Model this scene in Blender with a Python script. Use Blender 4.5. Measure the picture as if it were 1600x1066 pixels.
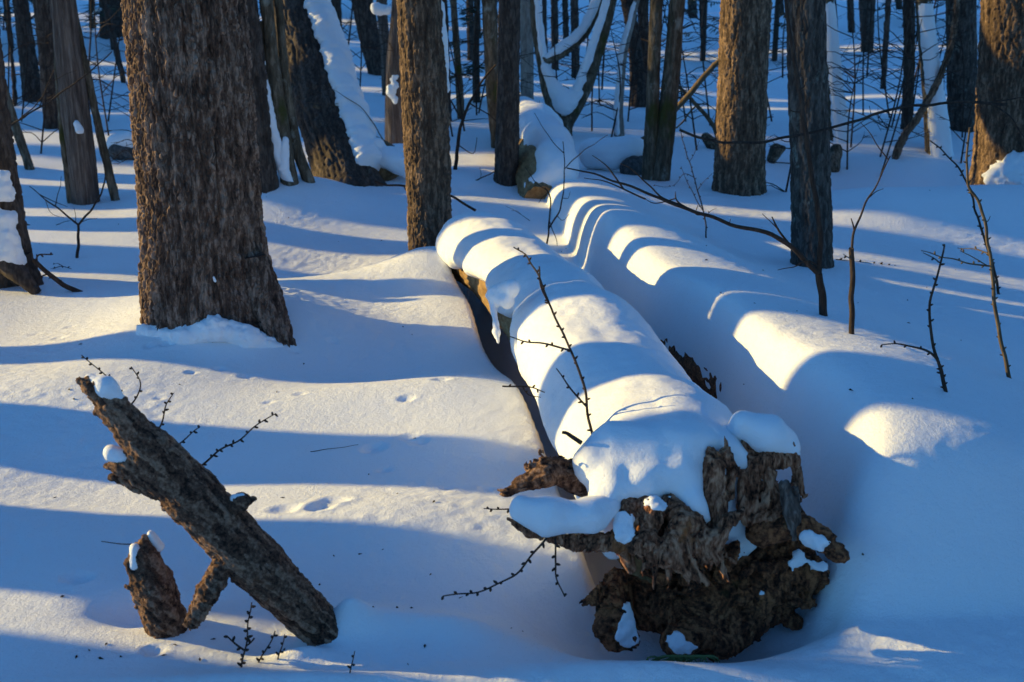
import bpy, math, random
import numpy as np
import openvdb
from mathutils import Vector

for o in list(bpy.data.objects):
    bpy.data.objects.remove(o)
scene = bpy.context.scene
COL = scene.collection
rng = random.Random(7)
nrng = np.random.default_rng(11)

# ------------------------------------------------------------------ camera, sky, sun, exposure
PITCH, FPX, CAMH = math.radians(18.0), 1931.0, 1.6
cam_d = bpy.data.cameras.new('camera')
cam = bpy.data.objects.new('camera', cam_d)
COL.objects.link(cam)
cam.location = (0, 0, CAMH)
cam.rotation_euler = (math.pi / 2 - PITCH, 0, 0)
cam_d.sensor_width = 36.0
cam_d.lens = 36.0 * FPX / 1600.0
cam_d.clip_end = 600
cam_d.dof.use_dof = True
cam_d.dof.focus_distance = 4.2
cam_d.dof.aperture_fstop = 5.6
scene.camera = cam

SUN_AZ, SUN_EL = math.radians(12.5), math.radians(14.0)
TOSUN = Vector((-math.cos(SUN_AZ) * math.cos(SUN_EL), math.sin(SUN_AZ) * math.cos(SUN_EL), math.sin(SUN_EL)))
world = bpy.data.worlds.new('World')
scene.world = world
world.use_nodes = True
wn = world.node_tree.nodes
wn.clear()
sky = wn.new('ShaderNodeTexSky')
sky.sky_type = 'NISHITA'
sky.sun_disc = False
sky.sun_elevation = SUN_EL
sky.sun_rotation = math.atan2(TOSUN.x, TOSUN.y) % (2 * math.pi)
sky.air_density = 1.0
sky.dust_density = 0.1
sky.ozone_density = 5.0
# the camera's daylight white balance: open shade reads blue
wb = wn.new('ShaderNodeMix')
wb.data_type = 'RGBA'
wb.blend_type = 'MULTIPLY'
wb.inputs[0].default_value = 1.0
wb.inputs[7].default_value = (0.47, 0.85, 1.02, 1)
bg = wn.new('ShaderNodeBackground')
bg.inputs['Strength'].default_value = 0.145
wo = wn.new('ShaderNodeOutputWorld')
world.node_tree.links.new(sky.outputs[0], wb.inputs[6])
world.node_tree.links.new(wb.outputs[2], bg.inputs[0])
world.node_tree.links.new(bg.outputs[0], wo.inputs[0])

sun_d = bpy.data.lights.new('sun', 'SUN')
sun_d.energy = 3.45
sun_d.angle = math.radians(0.53)
sun_d.color = (1.0, 0.75, 0.26)
sun = bpy.data.objects.new('sun', sun_d)
COL.objects.link(sun)
sun.rotation_euler = TOSUN.to_track_quat('Z', 'Y').to_euler()
sun.location = (-20, 5, 12)

scene.view_settings.view_transform = 'Standard'
scene.view_settings.look = 'None'
scene.view_settings.gamma = 1.0
scene.view_settings.use_curve_mapping = False
scene.view_settings.exposure = 1.08
scene.render.engine = 'CYCLES'
scene.cycles.max_bounces = 6
scene.cycles.diffuse_bounces = 4

# ------------------------------------------------------------------ pixel <-> world helpers
CP, SP = math.cos(PITCH), math.sin(PITCH)

def ray(px, py):
    a = (px - 800.0) / FPX
    b = -(py - 533.0) / FPX
    return np.array([a, CP + b * SP, -SP + b * CP])

def at_z(px, py, z=0.0):
    d = ray(px, py)
    return d * ((z - CAMH) / d[2]) + np.array([0, 0, CAMH])

def at_y(px, py, y):
    d = ray(px, py)
    return d * (y / d[1]) + np.array([0, 0, CAMH])

def depth_of(p):
    return p[1] * CP + (CAMH - p[2]) * SP

# ------------------------------------------------------------------ numpy noise
def _h(ix, iy, iz, seed):
    n = (ix.astype(np.uint32) * np.uint32(374761393) + iy.astype(np.uint32) * np.uint32(668265263)
         + iz.astype(np.uint32) * np.uint32(2246822519) + np.uint32((seed * 3266489917) & 0xffffffff))
    n = (n ^ (n >> np.uint32(13))) * np.uint32(1274126177)
    n = (n ^ (n >> np.uint32(16))) * np.uint32(2654435761)
    return n ^ (n >> np.uint32(15))

def perlin(P, seed=0):
    P = np.asarray(P, dtype=np.float64)
    i = np.floor(P).astype(np.int64)
    f = P - i
    u = f * f * f * (f * (f * 6 - 15) + 10)
    out = np.zeros(len(P))
    for dx in (0, 1):
        wx = u[:, 0] if dx else 1 - u[:, 0]
        for dy in (0, 1):
            wy = u[:, 1] if dy else 1 - u[:, 1]
            for dz in (0, 1):
                wz = u[:, 2] if dz else 1 - u[:, 2]
                n = _h(i[:, 0] + dx, i[:, 1] + dy, i[:, 2] + dz, seed)
                gx = (n & np.uint32(1023)).astype(np.float64) / 511.5 - 1
                gy = ((n >> np.uint32(10)) & np.uint32(1023)).astype(np.float64) / 511.5 - 1
                gz = ((n >> np.uint32(20)) & np.uint32(1023)).astype(np.float64) / 511.5 - 1
                out += wx * wy * wz * (gx * (f[:, 0] - dx) + gy * (f[:, 1] - dy) + gz * (f[:, 2] - dz))
    return out * 1.2

def fbm(P, octaves=4, seed=0, gain=0.5):
    out = 0
    a = 1.0
    Q = np.asarray(P, dtype=np.float64)
    for k in range(octaves):
        out = out + a * perlin(Q, seed + k * 17)
        Q = Q * 2.03 + 5.1
        a *= gain
    return out

def noise2(x, y, scale, seed=0, octaves=1):
    P = np.stack([x.ravel() * scale, y.ravel() * scale, np.full(x.size, 0.37)], 1)
    return fbm(P, octaves, seed).reshape(x.shape)

def voronoi(P, seed=0):
    i = np.floor(P).astype(np.int64)
    f = P - i
    f1 = np.full(len(P), 9.0)
    f2 = np.full(len(P), 9.0)
    cid = np.zeros(len(P))
    for dx in (-1, 0, 1):
        for dy in (-1, 0, 1):
            for dz in (-1, 0, 1):
                n = _h(i[:, 0] + dx, i[:, 1] + dy, i[:, 2] + dz, seed)
                jx = (n & np.uint32(1023)) / 1023.0
                jy = ((n >> np.uint32(10)) & np.uint32(1023)) / 1023.0
                jz = ((n >> np.uint32(20)) & np.uint32(1023)) / 1023.0
                d = np.sqrt((dx + jx - f[:, 0]) ** 2 + (dy + jy - f[:, 1]) ** 2 + (dz + jz - f[:, 2]) ** 2)
                near = d < f1
                f2 = np.where(near, f1, np.minimum(f2, d))
                cid = np.where(near, (n % np.uint32(997)) / 997.0, cid)
                f1 = np.where(near, d, f1)
    return f1, f2, cid

def sstep(a, b, x):
    t = np.clip((x - a) / (b - a), 0, 1)
    return t * t * (3 - 2 * t)

# ------------------------------------------------------------------ materials
def nodes_of(name):
    m = bpy.data.materials.new(name)
    m.use_nodes = True
    nt = m.node_tree
    b = nt.nodes['Principled BSDF']
    return m, nt, b

def N(nt, kind, **kw):
    n = nt.nodes.new(kind)
    for k, v in kw.items():
        if k in n.inputs:
            n.inputs[k].default_value = v
        else:
            setattr(n, k, v)
    return n

def snow_material(name, grain=1.0):
    m, nt, b = nodes_of(name)
    L = nt.links.new
    b.inputs['Roughness'].default_value = 0.62
    b.inputs['Specular IOR Level'].default_value = 0.25
    tc = N(nt, 'ShaderNodeTexCoord')
    n1 = N(nt, 'ShaderNodeTexNoise', Scale=14.0, Detail=6.0, Roughness=0.65)
    n2 = N(nt, 'ShaderNodeTexNoise', Scale=62.0, Detail=5.0, Roughness=0.78)
    n3 = N(nt, 'ShaderNodeTexNoise', Scale=3.0, Detail=4.0)
    v = N(nt, 'ShaderNodeTexVoronoi', Scale=420.0)
    for n in (n1, n2, n3, v):
        L(tc.outputs['Object'], n.inputs['Vector'])
    r = N(nt, 'ShaderNodeValToRGB')
    r.color_ramp.elements[0].color = (0.83, 0.85, 0.88, 1)
    r.color_ramp.elements[1].color = (0.92, 0.92, 0.93, 1)
    L(n3.outputs['Fac'], r.inputs['Fac'])
    L(r.outputs['Color'], b.inputs['Base Color'])
    # a few grains lie as mirrors: glints
    gt = N(nt, 'ShaderNodeMath', operation='GREATER_THAN')
    gt.inputs[1].default_value = 0.985
    sep = N(nt, 'ShaderNodeSeparateColor')
    L(v.outputs['Color'], sep.inputs[0])
    L(sep.outputs[0], gt.inputs[0])
    mr = N(nt, 'ShaderNodeMapRange')
    mr.inputs['To Min'].default_value = 0.62
    mr.inputs['To Max'].default_value = 0.22
    L(gt.outputs[0], mr.inputs['Value'])
    L(mr.outputs[0], b.inputs['Roughness'])
    b1 = N(nt, 'ShaderNodeBump', Strength=0.30 * grain, Distance=0.010)
    b2 = N(nt, 'ShaderNodeBump', Strength=1.0 * grain, Distance=0.0050)
    L(n1.outputs['Fac'], b1.inputs['Height'])
    L(n2.outputs['Fac'], b2.inputs['Height'])
    L(b1.outputs['Normal'], b2.inputs['Normal'])
    L(b2.outputs['Normal'], b.inputs['Normal'])
    return m

def bark_material(name, dark, mid, light, lichen=None, lichen_amt=0.0, moss=None, moss_amt=0.0, rough=0.9, fine=1.0, grain=(60, 60, 14), spread=0.34):
    m, nt, b = nodes_of(name)
    L = nt.links.new
    b.inputs['Roughness'].default_value = rough
    b.inputs['Specular IOR Level'].default_value = 0.2
    tc = N(nt, 'ShaderNodeTexCoord')
    at = N(nt, 'ShaderNodeAttribute', attribute_name='tone')
    mp = N(nt, 'ShaderNodeMapping')
    mp.inputs['Scale'].default_value = grain
    L(tc.outputs['Object'], mp.inputs['Vector'])
    n1 = N(nt, 'ShaderNodeTexNoise', Scale=1.0, Detail=7.0, Roughness=0.7)
    L(mp.outputs[0], n1.inputs['Vector'])
    n2 = N(nt, 'ShaderNodeTexNoise', Scale=5.0, Detail=4.0)
    L(tc.outputs['Object'], n2.inputs['Vector'])
    add = N(nt, 'ShaderNodeMath', operation='MULTIPLY_ADD')
    add.inputs[1].default_value = 0.55
    L(at.outputs['Fac'], add.inputs[0])
    sc = N(nt, 'ShaderNodeMath', operation='MULTIPLY_ADD')
    sc.inputs[1].default_value = 1.3
    sc.inputs[2].default_value = -0.42
    L(n1.outputs['Fac'], sc.inputs[0])
    L(sc.outputs[0], add.inputs[2])
    r = N(nt, 'ShaderNodeValToRGB')
    e = r.color_ramp.elements
    e[0].position, e[0].color = 0.5 - spread, (*dark, 1)
    e[1].position, e[1].color = 0.5 + spread, (*light, 1)
    k = e.new(0.5)
    k.color = (*mid, 1)
    L(add.outputs[0], r.inputs['Fac'])
    col = r.outputs['Color']
    for tint, amt, sc_, off in ((lichen, lichen_amt, 9.0, 0.0), (moss, moss_amt, 4.0, 3.3)):
        if tint is None:
            continue
        nn = N(nt, 'ShaderNodeTexNoise', Scale=sc_, Detail=6.0, Roughness=0.65)
        m2 = N(nt, 'ShaderNodeMapping')
        m2.inputs['Location'].default_value = (off, off, off)
        m2.inputs['Scale'].default_value = (1, 1, 0.6)
        L(tc.outputs['Object'], m2.inputs['Vector'])
        L(m2.outputs[0], nn.inputs['Vector'])
        rr = N(nt, 'ShaderNodeMapRange')
        rr.inputs['From Min'].default_value = 0.72 - amt * 0.35
        rr.inputs['From Max'].default_value = 0.80 - amt * 0.30
        L(nn.outputs['Fac'], rr.inputs['Value'])
        mx = N(nt, 'ShaderNodeMix', data_type='RGBA')
        mx.inputs[7].default_value = (*tint, 1)
        L(rr.outputs[0], mx.inputs[0])
        L(col, mx.inputs[6])
        col = mx.outputs[2]
    L(col, b.inputs['Base Color'])
    bp = N(nt, 'ShaderNodeBump', Strength=0.8 * fine, Distance=0.006)
    L(n1.outputs['Fac'], bp.inputs['Height'])
    L(bp.outputs['Normal'], b.inputs['Normal'])
    return m

M_SNOW = snow_material('snow')
M_SNOWCAP = snow_material('snow_cap', 0.6)
M_BARK = {
    'plate': bark_material('pine_bark', (0.020, 0.012, 0.009), (0.110, 0.064, 0.045), (0.35, 0.235, 0.175), (0.24, 0.24, 0.21), 0.12, spread=.27),
    'warm': bark_material('red_pine_bark', (0.022, 0.014, 0.010), (0.095, 0.060, 0.040), (0.34, 0.22, 0.145), (0.2, 0.2, 0.16), 0.10),
    'grey': bark_material('grey_bark', (0.022, 0.016, 0.013), (0.066, 0.051, 0.042), (0.17, 0.135, 0.11), (0.23, 0.25, 0.21), 0.34),
    'dark': bark_material('dark_bark', (0.022, 0.016, 0.013), (0.060, 0.044, 0.035), (0.14, 0.105, 0.085), (0.16, 0.17, 0.14), 0.2),
    'mossy': bark_material('mossy_bark', (0.035, 0.027, 0.018), (0.10, 0.076, 0.05), (0.24, 0.19, 0.135), (0.28, 0.28, 0.23), 0.38, (0.06, 0.058, 0.016), 0.45),
    'weathered': bark_material('weathered_wood', (0.05, 0.034, 0.028), (0.13, 0.093, 0.074), (0.27, 0.21, 0.17), grain=(90, 90, 6)),
    'pale': bark_material('pale_bark', (0.14, 0.115, 0.095), (0.27, 0.235, 0.20), (0.42, 0.38, 0.33), (0.12, 0.10, 0.08), 0.3),
}
M_TWIG = bark_material('twig_bark', (0.018, 0.012, 0.010), (0.045, 0.030, 0.023), (0.10, 0.07, 0.052))
M_TWIGTAN = bark_material('tan_twig_bark', (0.05, 0.034, 0.022), (0.13, 0.09, 0.055), (0.26, 0.19, 0.12))
M_LOGBARK = bark_material('rotten_log_bark', (0.09, 0.05, 0.022), (0.26, 0.16, 0.075), (0.42, 0.29, 0.15), grain=(45, 14, 45))
M_BURL = bark_material('weathered_root_wood', (0.028, 0.012, 0.007), (0.28, 0.112, 0.058), (0.58, 0.30, 0.175), (0.38, 0.13, 0.04), 0.36, grain=(160, 160, 40), fine=1.6, spread=.30)
M_ROT = bark_material('crumbling_red_heartwood', (0.026, 0.011, 0.007), (0.165, 0.058, 0.026), (0.42, 0.16, 0.066), (0.036, 0.034, 0.012), 0.22, grain=(110, 110, 110), fine=1.6, spread=.28)
M_DEAD = bark_material('dead_branch_bark', (0.022, 0.012, 0.009), (0.145, 0.075, 0.047), (0.38, 0.23, 0.15), (0.20, 0.16, 0.07), 0.08, grain=(120, 120, 120), fine=1.5, spread=.30)
M_STONE = bark_material('dark_rock', (0.04, 0.038, 0.036), (0.09, 0.085, 0.08), (0.16, 0.15, 0.14))
def leaf_material(name, c1, c2):
    m, nt, b = nodes_of(name)
    n = N(nt, 'ShaderNodeTexNoise', Scale=6.0, Detail=3.0)
    r = N(nt, 'ShaderNodeValToRGB')
    r.color_ramp.elements[0].color = (*c1, 1)
    r.color_ramp.elements[1].color = (*c2, 1)
    nt.links.new(n.outputs['Fac'], r.inputs['Fac'])
    nt.links.new(r.outputs['Color'], b.inputs['Base Color'])
    b.inputs['Roughness'].default_value = 0.7
    return m
M_NEEDLE = leaf_material('hemlock_needles', (0.018, 0.03, 0.014), (0.05, 0.065, 0.03))
M_GRASS = leaf_material('green_grass', (0.05, 0.09, 0.02), (0.12, 0.16, 0.05))

# ------------------------------------------------------------------ object helpers
def props(o, label=None, cat=None, group=None, kind=None):
    if label: o['label'] = label
    if cat: o['category'] = cat
    if group: o['group'] = group
    if kind: o['kind'] = kind
    return o

def thing(name, loc, label, cat, group=None):
    o = bpy.data.objects.new(name, None)
    COL.objects.link(o)
    o.location = [float(c) for c in loc]
    o.empty_display_size = 0.1
    return props(o, label, cat, group)

def mesh(name, V, F, mat, parent=None, tone=None, smooth=True, kind=None, quads=None):
    V = np.asarray(V, dtype=np.float64)
    loc = np.array(parent_origin(parent)) if parent is not None else V.mean(0)
    me = bpy.data.meshes.new(name)
    if isinstance(F, np.ndarray):
        k = F.shape[1]
        me.vertices.add(len(V))
        me.vertices.foreach_set('co', (V - loc).astype(np.float32).ravel())
        me.loops.add(F.size)
        me.loops.foreach_set('vertex_index', F.astype(np.int32).ravel())
        me.polygons.add(len(F))
        me.polygons.foreach_set('loop_start', np.arange(0, F.size, k, dtype=np.int32))
        me.update(calc_edges=True)
    else:
        me.from_pydata((V - loc).tolist(), [], F)
    if tone is not None:
        a = me.attributes.new('tone', 'FLOAT', 'POINT')
        a.data.foreach_set('value', np.asarray(tone, dtype=np.float32))
    if smooth:
        me.shade_smooth()
    me.materials.append(mat)
    o = bpy.data.objects.new(name, me)
    COL.objects.link(o)
    if parent is not None:
        o.parent = parent
    else:
        o.location = loc
    if kind:
        o['kind'] = kind
    return o

def parent_origin(p):
    v = np.array(p.location)
    while p.parent is not None:
        p = p.parent
        v = v + np.array(p.location)
    return v

def resample(pts, n):
    pts = np.asarray(pts, dtype=np.float64)
    d = np.r_[0, np.cumsum(np.linalg.norm(np.diff(pts[:, :3], axis=0), axis=1))]
    s = np.linspace(0, d[-1], n)
    # smooth monotone-ish interpolation (Catmull-Rom through the nodes)
    out = np.empty((n, pts.shape[1]))
    for c in range(pts.shape[1]):
        m = np.gradient(pts[:, c], d) if len(pts) > 2 else np.full(len(pts), (pts[-1, c] - pts[0, c]) / max(d[-1], 1e-9))
        k = np.clip(np.searchsorted(d, s, side='right') - 1, 0, len(d) - 2)
        h = d[k + 1] - d[k]
        t = (s - d[k]) / np.maximum(h, 1e-9)
        out[:, c] = ((2 * t**3 - 3 * t**2 + 1) * pts[k, c] + (t**3 - 2 * t**2 + t) * h * m[k]
                     + (-2 * t**3 + 3 * t**2) * pts[k + 1, c] + (t**3 - t**2) * h * m[k + 1])
    return out, s

def frames(C):
    T = np.gradient(C, axis=0)
    T /= np.linalg.norm(T, axis=1)[:, None] + 1e-12
    ref = np.array([0, 1.0, 0]) if abs(T[:, 1]).max() < 0.9 else np.array([1.0, 0, 0.3])
    A = np.cross(T, ref)
    A /= np.linalg.norm(A, axis=1)[:, None] + 1e-12
    B = np.cross(T, A)
    return T, A, B

def tube(pts, nring, nseg, disp=None, cap=True):
    """pts: rows x,y,z,r.  disp(P, s, theta, r) -> (radial offset, tone)"""
    R, s = resample(pts, nring)
    C, r = R[:, :3], np.maximum(R[:, 3], 0.0004)
    T, A, B = frames(C)
    th = np.linspace(0, 2 * math.pi, nseg, endpoint=False)
    dirs = A[:, None, :] * np.cos(th)[None, :, None] + B[:, None, :] * np.sin(th)[None, :, None]
    rr = np.repeat(r[:, None], nseg, 1)
    tone = np.full(rr.shape, 0.5)
    if disp is not None:
        # noise lives on the cylinder (cos, sin, length)
        Q = np.stack([rr * np.cos(th)[None], rr * np.sin(th)[None], np.repeat(s[:, None], nseg, 1)], 2).reshape(-1, 3)
        off, tn = disp(Q, rr.ravel(), dirs.reshape(-1, 3), np.repeat(C, nseg, 0))
        rr = rr + off.reshape(rr.shape)
        tone = tn.reshape(rr.shape)
    V = (C[:, None, :] + dirs * rr[:, :, None]).reshape(-1, 3)
    i = np.arange(nring - 1)[:, None] * nseg
    j = np.arange(nseg)[None, :]
    jn = (j + 1) % nseg
    F = np.stack([i + j, i + jn, i + nseg + jn, i + nseg + j], 2).reshape(-1, 4)
    tone = tone.ravel()
    if cap:
        n0 = len(V)
        V = np.vstack([V, C[0], C[-1]])
        tone = np.r_[tone, 0.4, 0.4]
        j = np.arange(nseg)
        jn = (j + 1) % nseg
        tri0 = [[n0, int(b), int(a)] for a, b in zip(jn, j)]
        base = (nring - 1) * nseg
        tri1 = [[n0 + 1, base + int(a), base + int(b)] for a, b in zip(jn, j)]
        return V, F, tone, tri0 + tri1
    return V, F, tone, []

def join(parts):
    Vs, Fs, Ts, n = [], [], [], 0
    for V, F, t in parts:
        Vs.append(V); Ts.append(t)
        Fs += [[int(a) + n for a in f] for f in F]
        n += len(V)
    return np.vstack(Vs), Fs, np.concatenate(Ts)

def tube_mesh(name, pts, nring, nseg, mat, parent, disp=None, kind=None):
    V, F, t, caps = tube(pts, nring, nseg, disp)
    return mesh(name, V, [list(map(int, f)) for f in F] + caps, mat, parent, t, kind=kind)

# bark reliefs -------------------------------------------------------
def bark_plates(cw=0.016, ch=0.05, depth=0.010, seed=1, fine=0.0035, long=False):
    def f(Q, r, dirs, C):
        W = Q + 0.012 * np.stack([perlin(Q * 22, seed + 3), perlin(Q * 22, seed + 4), perlin(Q * 14, seed + 5)], 1)
        f1, f2, cid = voronoi(W / np.array([cw, cw, ch]), seed)
        e = sstep(0.02, 0.34, f2 - f1)
        if long:
            g1, g2, cid2 = voronoi(W / np.array([cw * 2.1, cw * 2.1, ch * 3.6]), seed + 60)
            e = e * (.35 + .65 * sstep(0.0, 0.22, g2 - g1))
            cid = .5 * cid + .5 * cid2
        big = fbm(Q * np.array([26, 26, 7]), 3, seed + 9)
        furrow = 1 - sstep(0.0, 0.16, np.abs(fbm(Q * np.array([13, 13, 2.6]), 2, seed + 21)))
        flake = perlin(Q * np.array([150, 150, 60]), seed + 33)
        off = depth * (e * (0.45 + 0.75 * cid) - 0.6) + depth * 0.7 * big - depth * 0.9 * furrow + fine * flake
        tone = 0.25 + 0.55 * cid + 0.25 * big
        return off, tone
    return f

def bark_ridged(scale=40, depth=0.006, seed=2, stretch=0.2):
    def f(Q, r, dirs, C):
        n = fbm(Q * np.array([scale, scale, scale * stretch]), 4, seed)
        ridg = 1 - 2 * np.abs(n)
        big = perlin(Q * np.array([9, 9, 3]), seed + 5)
        return depth * (ridg - 0.6) + depth * 1.2 * big, 0.5 + 0.5 * n + 0.2 * big
    return f

def flare(f, base, amount=0.25, height=0.10, lobes=4, phase=0.0, seed=0):
    """root flare near the base, added to a bark relief"""
    def g(Q, r, dirs, C):
        off, tone = f(Q, r, dirs, C)
        th = np.arctan2(dirs[:, 1], dirs[:, 0])
        z = C[:, 2] - base
        k = np.exp(-np.maximum(z, -0.05) / height)
        off = off + r * amount * k * ((.3 + .7 * np.cos(th + phase)) if lobes == 1 else (0.6 + 0.4 * np.cos(lobes * th + phase)))
        return off, tone
    return g

# signed-distance modelling -----------------------------------------
def smin(a, b, k):
    h = np.clip(0.5 + 0.5 * (b - a) / k, 0, 1)
    return b * (1 - h) + a * h - k * h * (1 - h)

def smax(a, b, k):
    return -smin(-a, -b, k)

def cone_dist(P, a, b, ra, rb):
    a, b = np.asarray(a), np.asarray(b)
    ab = b - a
    L2 = float(ab @ ab) + 1e-12
    t = np.clip(((P - a) @ ab) / L2, 0, 1)
    return np.linalg.norm(P - (a + t[:, None] * ab), axis=1) - (ra + t * (rb - ra))

def sdf_mesh(name, fn, lo, hi, vs, mat, parent=None, detail=None, band=0.03, tone_fn=None, kind=None, whole=False):
    lo, hi = np.asarray(lo), np.asarray(hi)
    n = np.ceil((hi - lo) / vs).astype(int) + 1
    g = [lo[k] + vs * np.arange(n[k]) for k in range(3)]
    D = np.empty(n, dtype=np.float32)
    for i in range(0, n[0], 24):
        X, Y, Z = np.meshgrid(g[0][i:i + 24], g[1], g[2], indexing='ij')
        P = np.stack([X.ravel(), Y.ravel(), Z.ravel()], 1)
        d = fn(P)
        if detail is not None:
            m = np.abs(d) < band
            if m.any():
                d[m] += detail(P[m])
        D[i:i + 24] = d.reshape(X.shape)
    D[0], D[-1], D[:, 0], D[:, -1], D[:, :, 0], D[:, :, -1] = 1, 1, 1, 1, 1, 1
    grid = openvdb.FloatGrid(1.0)
    grid.copyFromArray(np.ascontiguousarray(np.clip(D, -3 * vs, 3 * vs)))
    pts, quads = grid.convertToQuads(isovalue=0.0)
    V = pts.astype(np.float64) * vs + lo
    q = np.asarray(quads).astype(np.int64)
    a, b, c = V[q[:, 0]], V[q[:, 1]], V[q[:, 2]]
    cc = V[q[:, 3]]
    vol = (np.einsum('ij,ij->i', a, np.cross(b, c)) + np.einsum('ij,ij->i', a, np.cross(c, cc))).sum()
    if vol < 0:
        q = q[:, ::-1]
    if whole:                                    # keep only the main body: no crumbs hanging in the air
        lab = np.arange(len(V))
        for _ in range(400):
            m = lab[q].min(1)
            new = lab.copy()
            for k in range(4):
                np.minimum.at(new, q[:, k], m)
            new = new[new]
            if (new == lab).all():
                break
            lab = new
        u, c = np.unique(lab, return_counts=True)
        keep = np.isin(lab, u[c > max(60, .04 * c.max())])
        idx = np.cumsum(keep) - 1
        q = idx[q[keep[q].all(1)]]
        V = V[keep]
    tone = tone_fn(V) if tone_fn is not None else np.full(len(V), 0.5)
    return mesh(name, V, q, mat, parent, tone, kind=kind)

def blob_fn(caps, k):
    def f(P):
        d = None
        for (a, b, ra, rb) in caps:
            e = cone_dist(P, a, b, ra, rb)
            d = e if d is None else smin(d, e, k)
        return d
    return f

def caps_bounds(caps, pad):
    A = np.array([np.asarray(a) - ra for a, b, ra, rb in caps] + [np.asarray(b) - rb for a, b, ra, rb in caps])
    B = np.array([np.asarray(a) + ra for a, b, ra, rb in caps] + [np.asarray(b) + rb for a, b, ra, rb in caps])
    return A.min(0) - pad, B.max(0) + pad

def snow_blob(parent, caps, vs=0.006, k=0.02, amp=0.006, freq=28, seed=5, name='snow_cap', mat=None):
    lo, hi = caps_bounds(caps, 0.03)
    return sdf_mesh(name, blob_fn(caps, k), lo, hi, vs, mat or M_SNOWCAP, parent,
                    detail=lambda P: amp * fbm(P * freq, 3, seed), band=0.03)

def px_caps(rows):
    """rows (px,py,y,r, px,py,y,r) -> capsules"""
    return [(at_y(r[0], r[1], r[2]), at_y(r[4], r[5], r[6]), r[3], r[7]) for r in rows]

# ------------------------------------------------------------------ terrain
def poly_nearest(x, y, PL):
    """PL rows x,y,...: signed offset e (right of the walking direction > 0), row interpolated at the nearest point"""
    R, s = resample(PL, 90)
    shp = x.shape
    X, Y = x.ravel(), y.ravel()
    best = np.full(X.size, 1e9)
    idx = np.zeros(X.size, int)
    for i in range(len(R)):
        d = (X - R[i, 0]) ** 2 + (Y - R[i, 1]) ** 2
        m = d < best
        best[m] = d[m]
        idx[m] = i
    k = np.clip(idx, 1, len(R) - 2)
    T = R[k + 1, :2] - R[k - 1, :2]
    T /= np.linalg.norm(T, axis=1)[:, None]
    dx, dy = X - R[idx, 0], Y - R[idx, 1]
    along = dx * T[:, 0] + dy * T[:, 1]
    e = dx * T[:, 1] - dy * T[:, 0]
    e = np.sign(e) * np.sqrt(best)
    row = R[idx] + (R[np.clip(idx + np.sign(along).astype(int), 0, len(R) - 1)] - R[idx]) * \
        np.clip(np.abs(along) / max(s[1], 1e-6), 0, 1)[:, None]
    # offset measured to the interpolated point: removes the stepping
    ddx, ddy = X - row[:, 0], Y - row[:, 1]
    ee = np.sign(e) * np.sqrt(ddx ** 2 + ddy ** 2)
    return ee.reshape(shp), row, (row[:, 3] if PL.shape[1] > 3 else row[:, 2]).reshape(shp)

# crest of the buried second log (far -> near): x, y, height, run 0..1
C2 = np.array([[*at_z(px, py, zp)[:2], z] for px, py, zp, z in
               [(870, 262, .0, .0), (925, 300, .20, .20), (990, 348, .345, .345), (1098, 425, .39, .39), (1215, 490, .42, .42), (1325, 560, .43, .43), (1435, 636, .41, .41), (1500, 692, .40, .27), (1550, 750, .38, .02)]])
C2 = np.c_[C2, np.linspace(0, 1, len(C2))]
# axis of the first log (near -> far): x, y, z, radius
A1 = np.array([[*at_z(px, py, zc)[:2], za, r] for px, py, zc, za, r in
               [(1052, 678, .450, .195, .155), (1022, 630, .445, .190, .155), (972, 560, .435, .180, .152), (910, 480, .42, .170, .147),
                (842, 405, .395, .15, .140), (775, 352, .365, .13, .132), (735, 330, .35, .12, .128)]])

def gauss(x, y, c, sx, sy, rot=0.0):
    dx, dy = x - c[0], y - c[1]
    if rot:
        dx, dy = dx * math.cos(rot) + dy * math.sin(rot), -dx * math.sin(rot) + dy * math.cos(rot)
    return np.exp(-(dx / sx) ** 2 - (dy / sy) ** 2)

T1C = at_z(330, 508, 0.08) + np.array([0, .25, 0])
PRINTS = [(262, 565, 3.2, 1.6), (238, 568, 2, 1.2), (150, 605, 2, 1), (345, 590, 2, 1), (385, 597, 2.2, 1), (470, 632, 1.8, .9), (545, 610, 2, 1), (480, 598, 1.8, .9),
          (300, 597, 1.7, .9), (250, 632, 1.6, .9), (585, 705, 3.2, 1.8), (600, 738, 2, 1), (640, 695, 2.6, 1.2), (655, 702, 2.4, 1.2), (690, 628, 2.5, 1.2), (730, 612, 2.5, 1.2), (636, 652, 2.2, 1.2),
          (445, 797, 3.4, 1.5), (500, 800, 3.2, 1.8), (520, 790, 3.5, 1.8), (375, 545, 1.8, 1), (110, 510, 2, .8), (55, 515, 2, .8), (90, 530, 2.4, .8), (240, 1005, 2.2, 1.4), (120, 895, 3, 1.5),
          (460, 560, 2, 1), (520, 545, 2, 1), (560, 600, 1.6, .8), (610, 590, 1.6, .8), (420, 640, 1.6, .8), (760, 770, 2, 1), (700, 770, 2, .8), (1200, 520, 2, .8), (1250, 505, 1.6, .8), (1310, 535, 2.2, .9), (1290, 548, 1.8, .8), (1190, 500, 2, .8), (1170, 452, 1.8, .7)]
PRINTS = [(at_z(a, b, .37 if a > 1100 else .02)[:2], c * .0088, d * .0075) for a, b, c, d in PRINTS]
FAR_BANK = at_z(1450, 288, 0.12)

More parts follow.
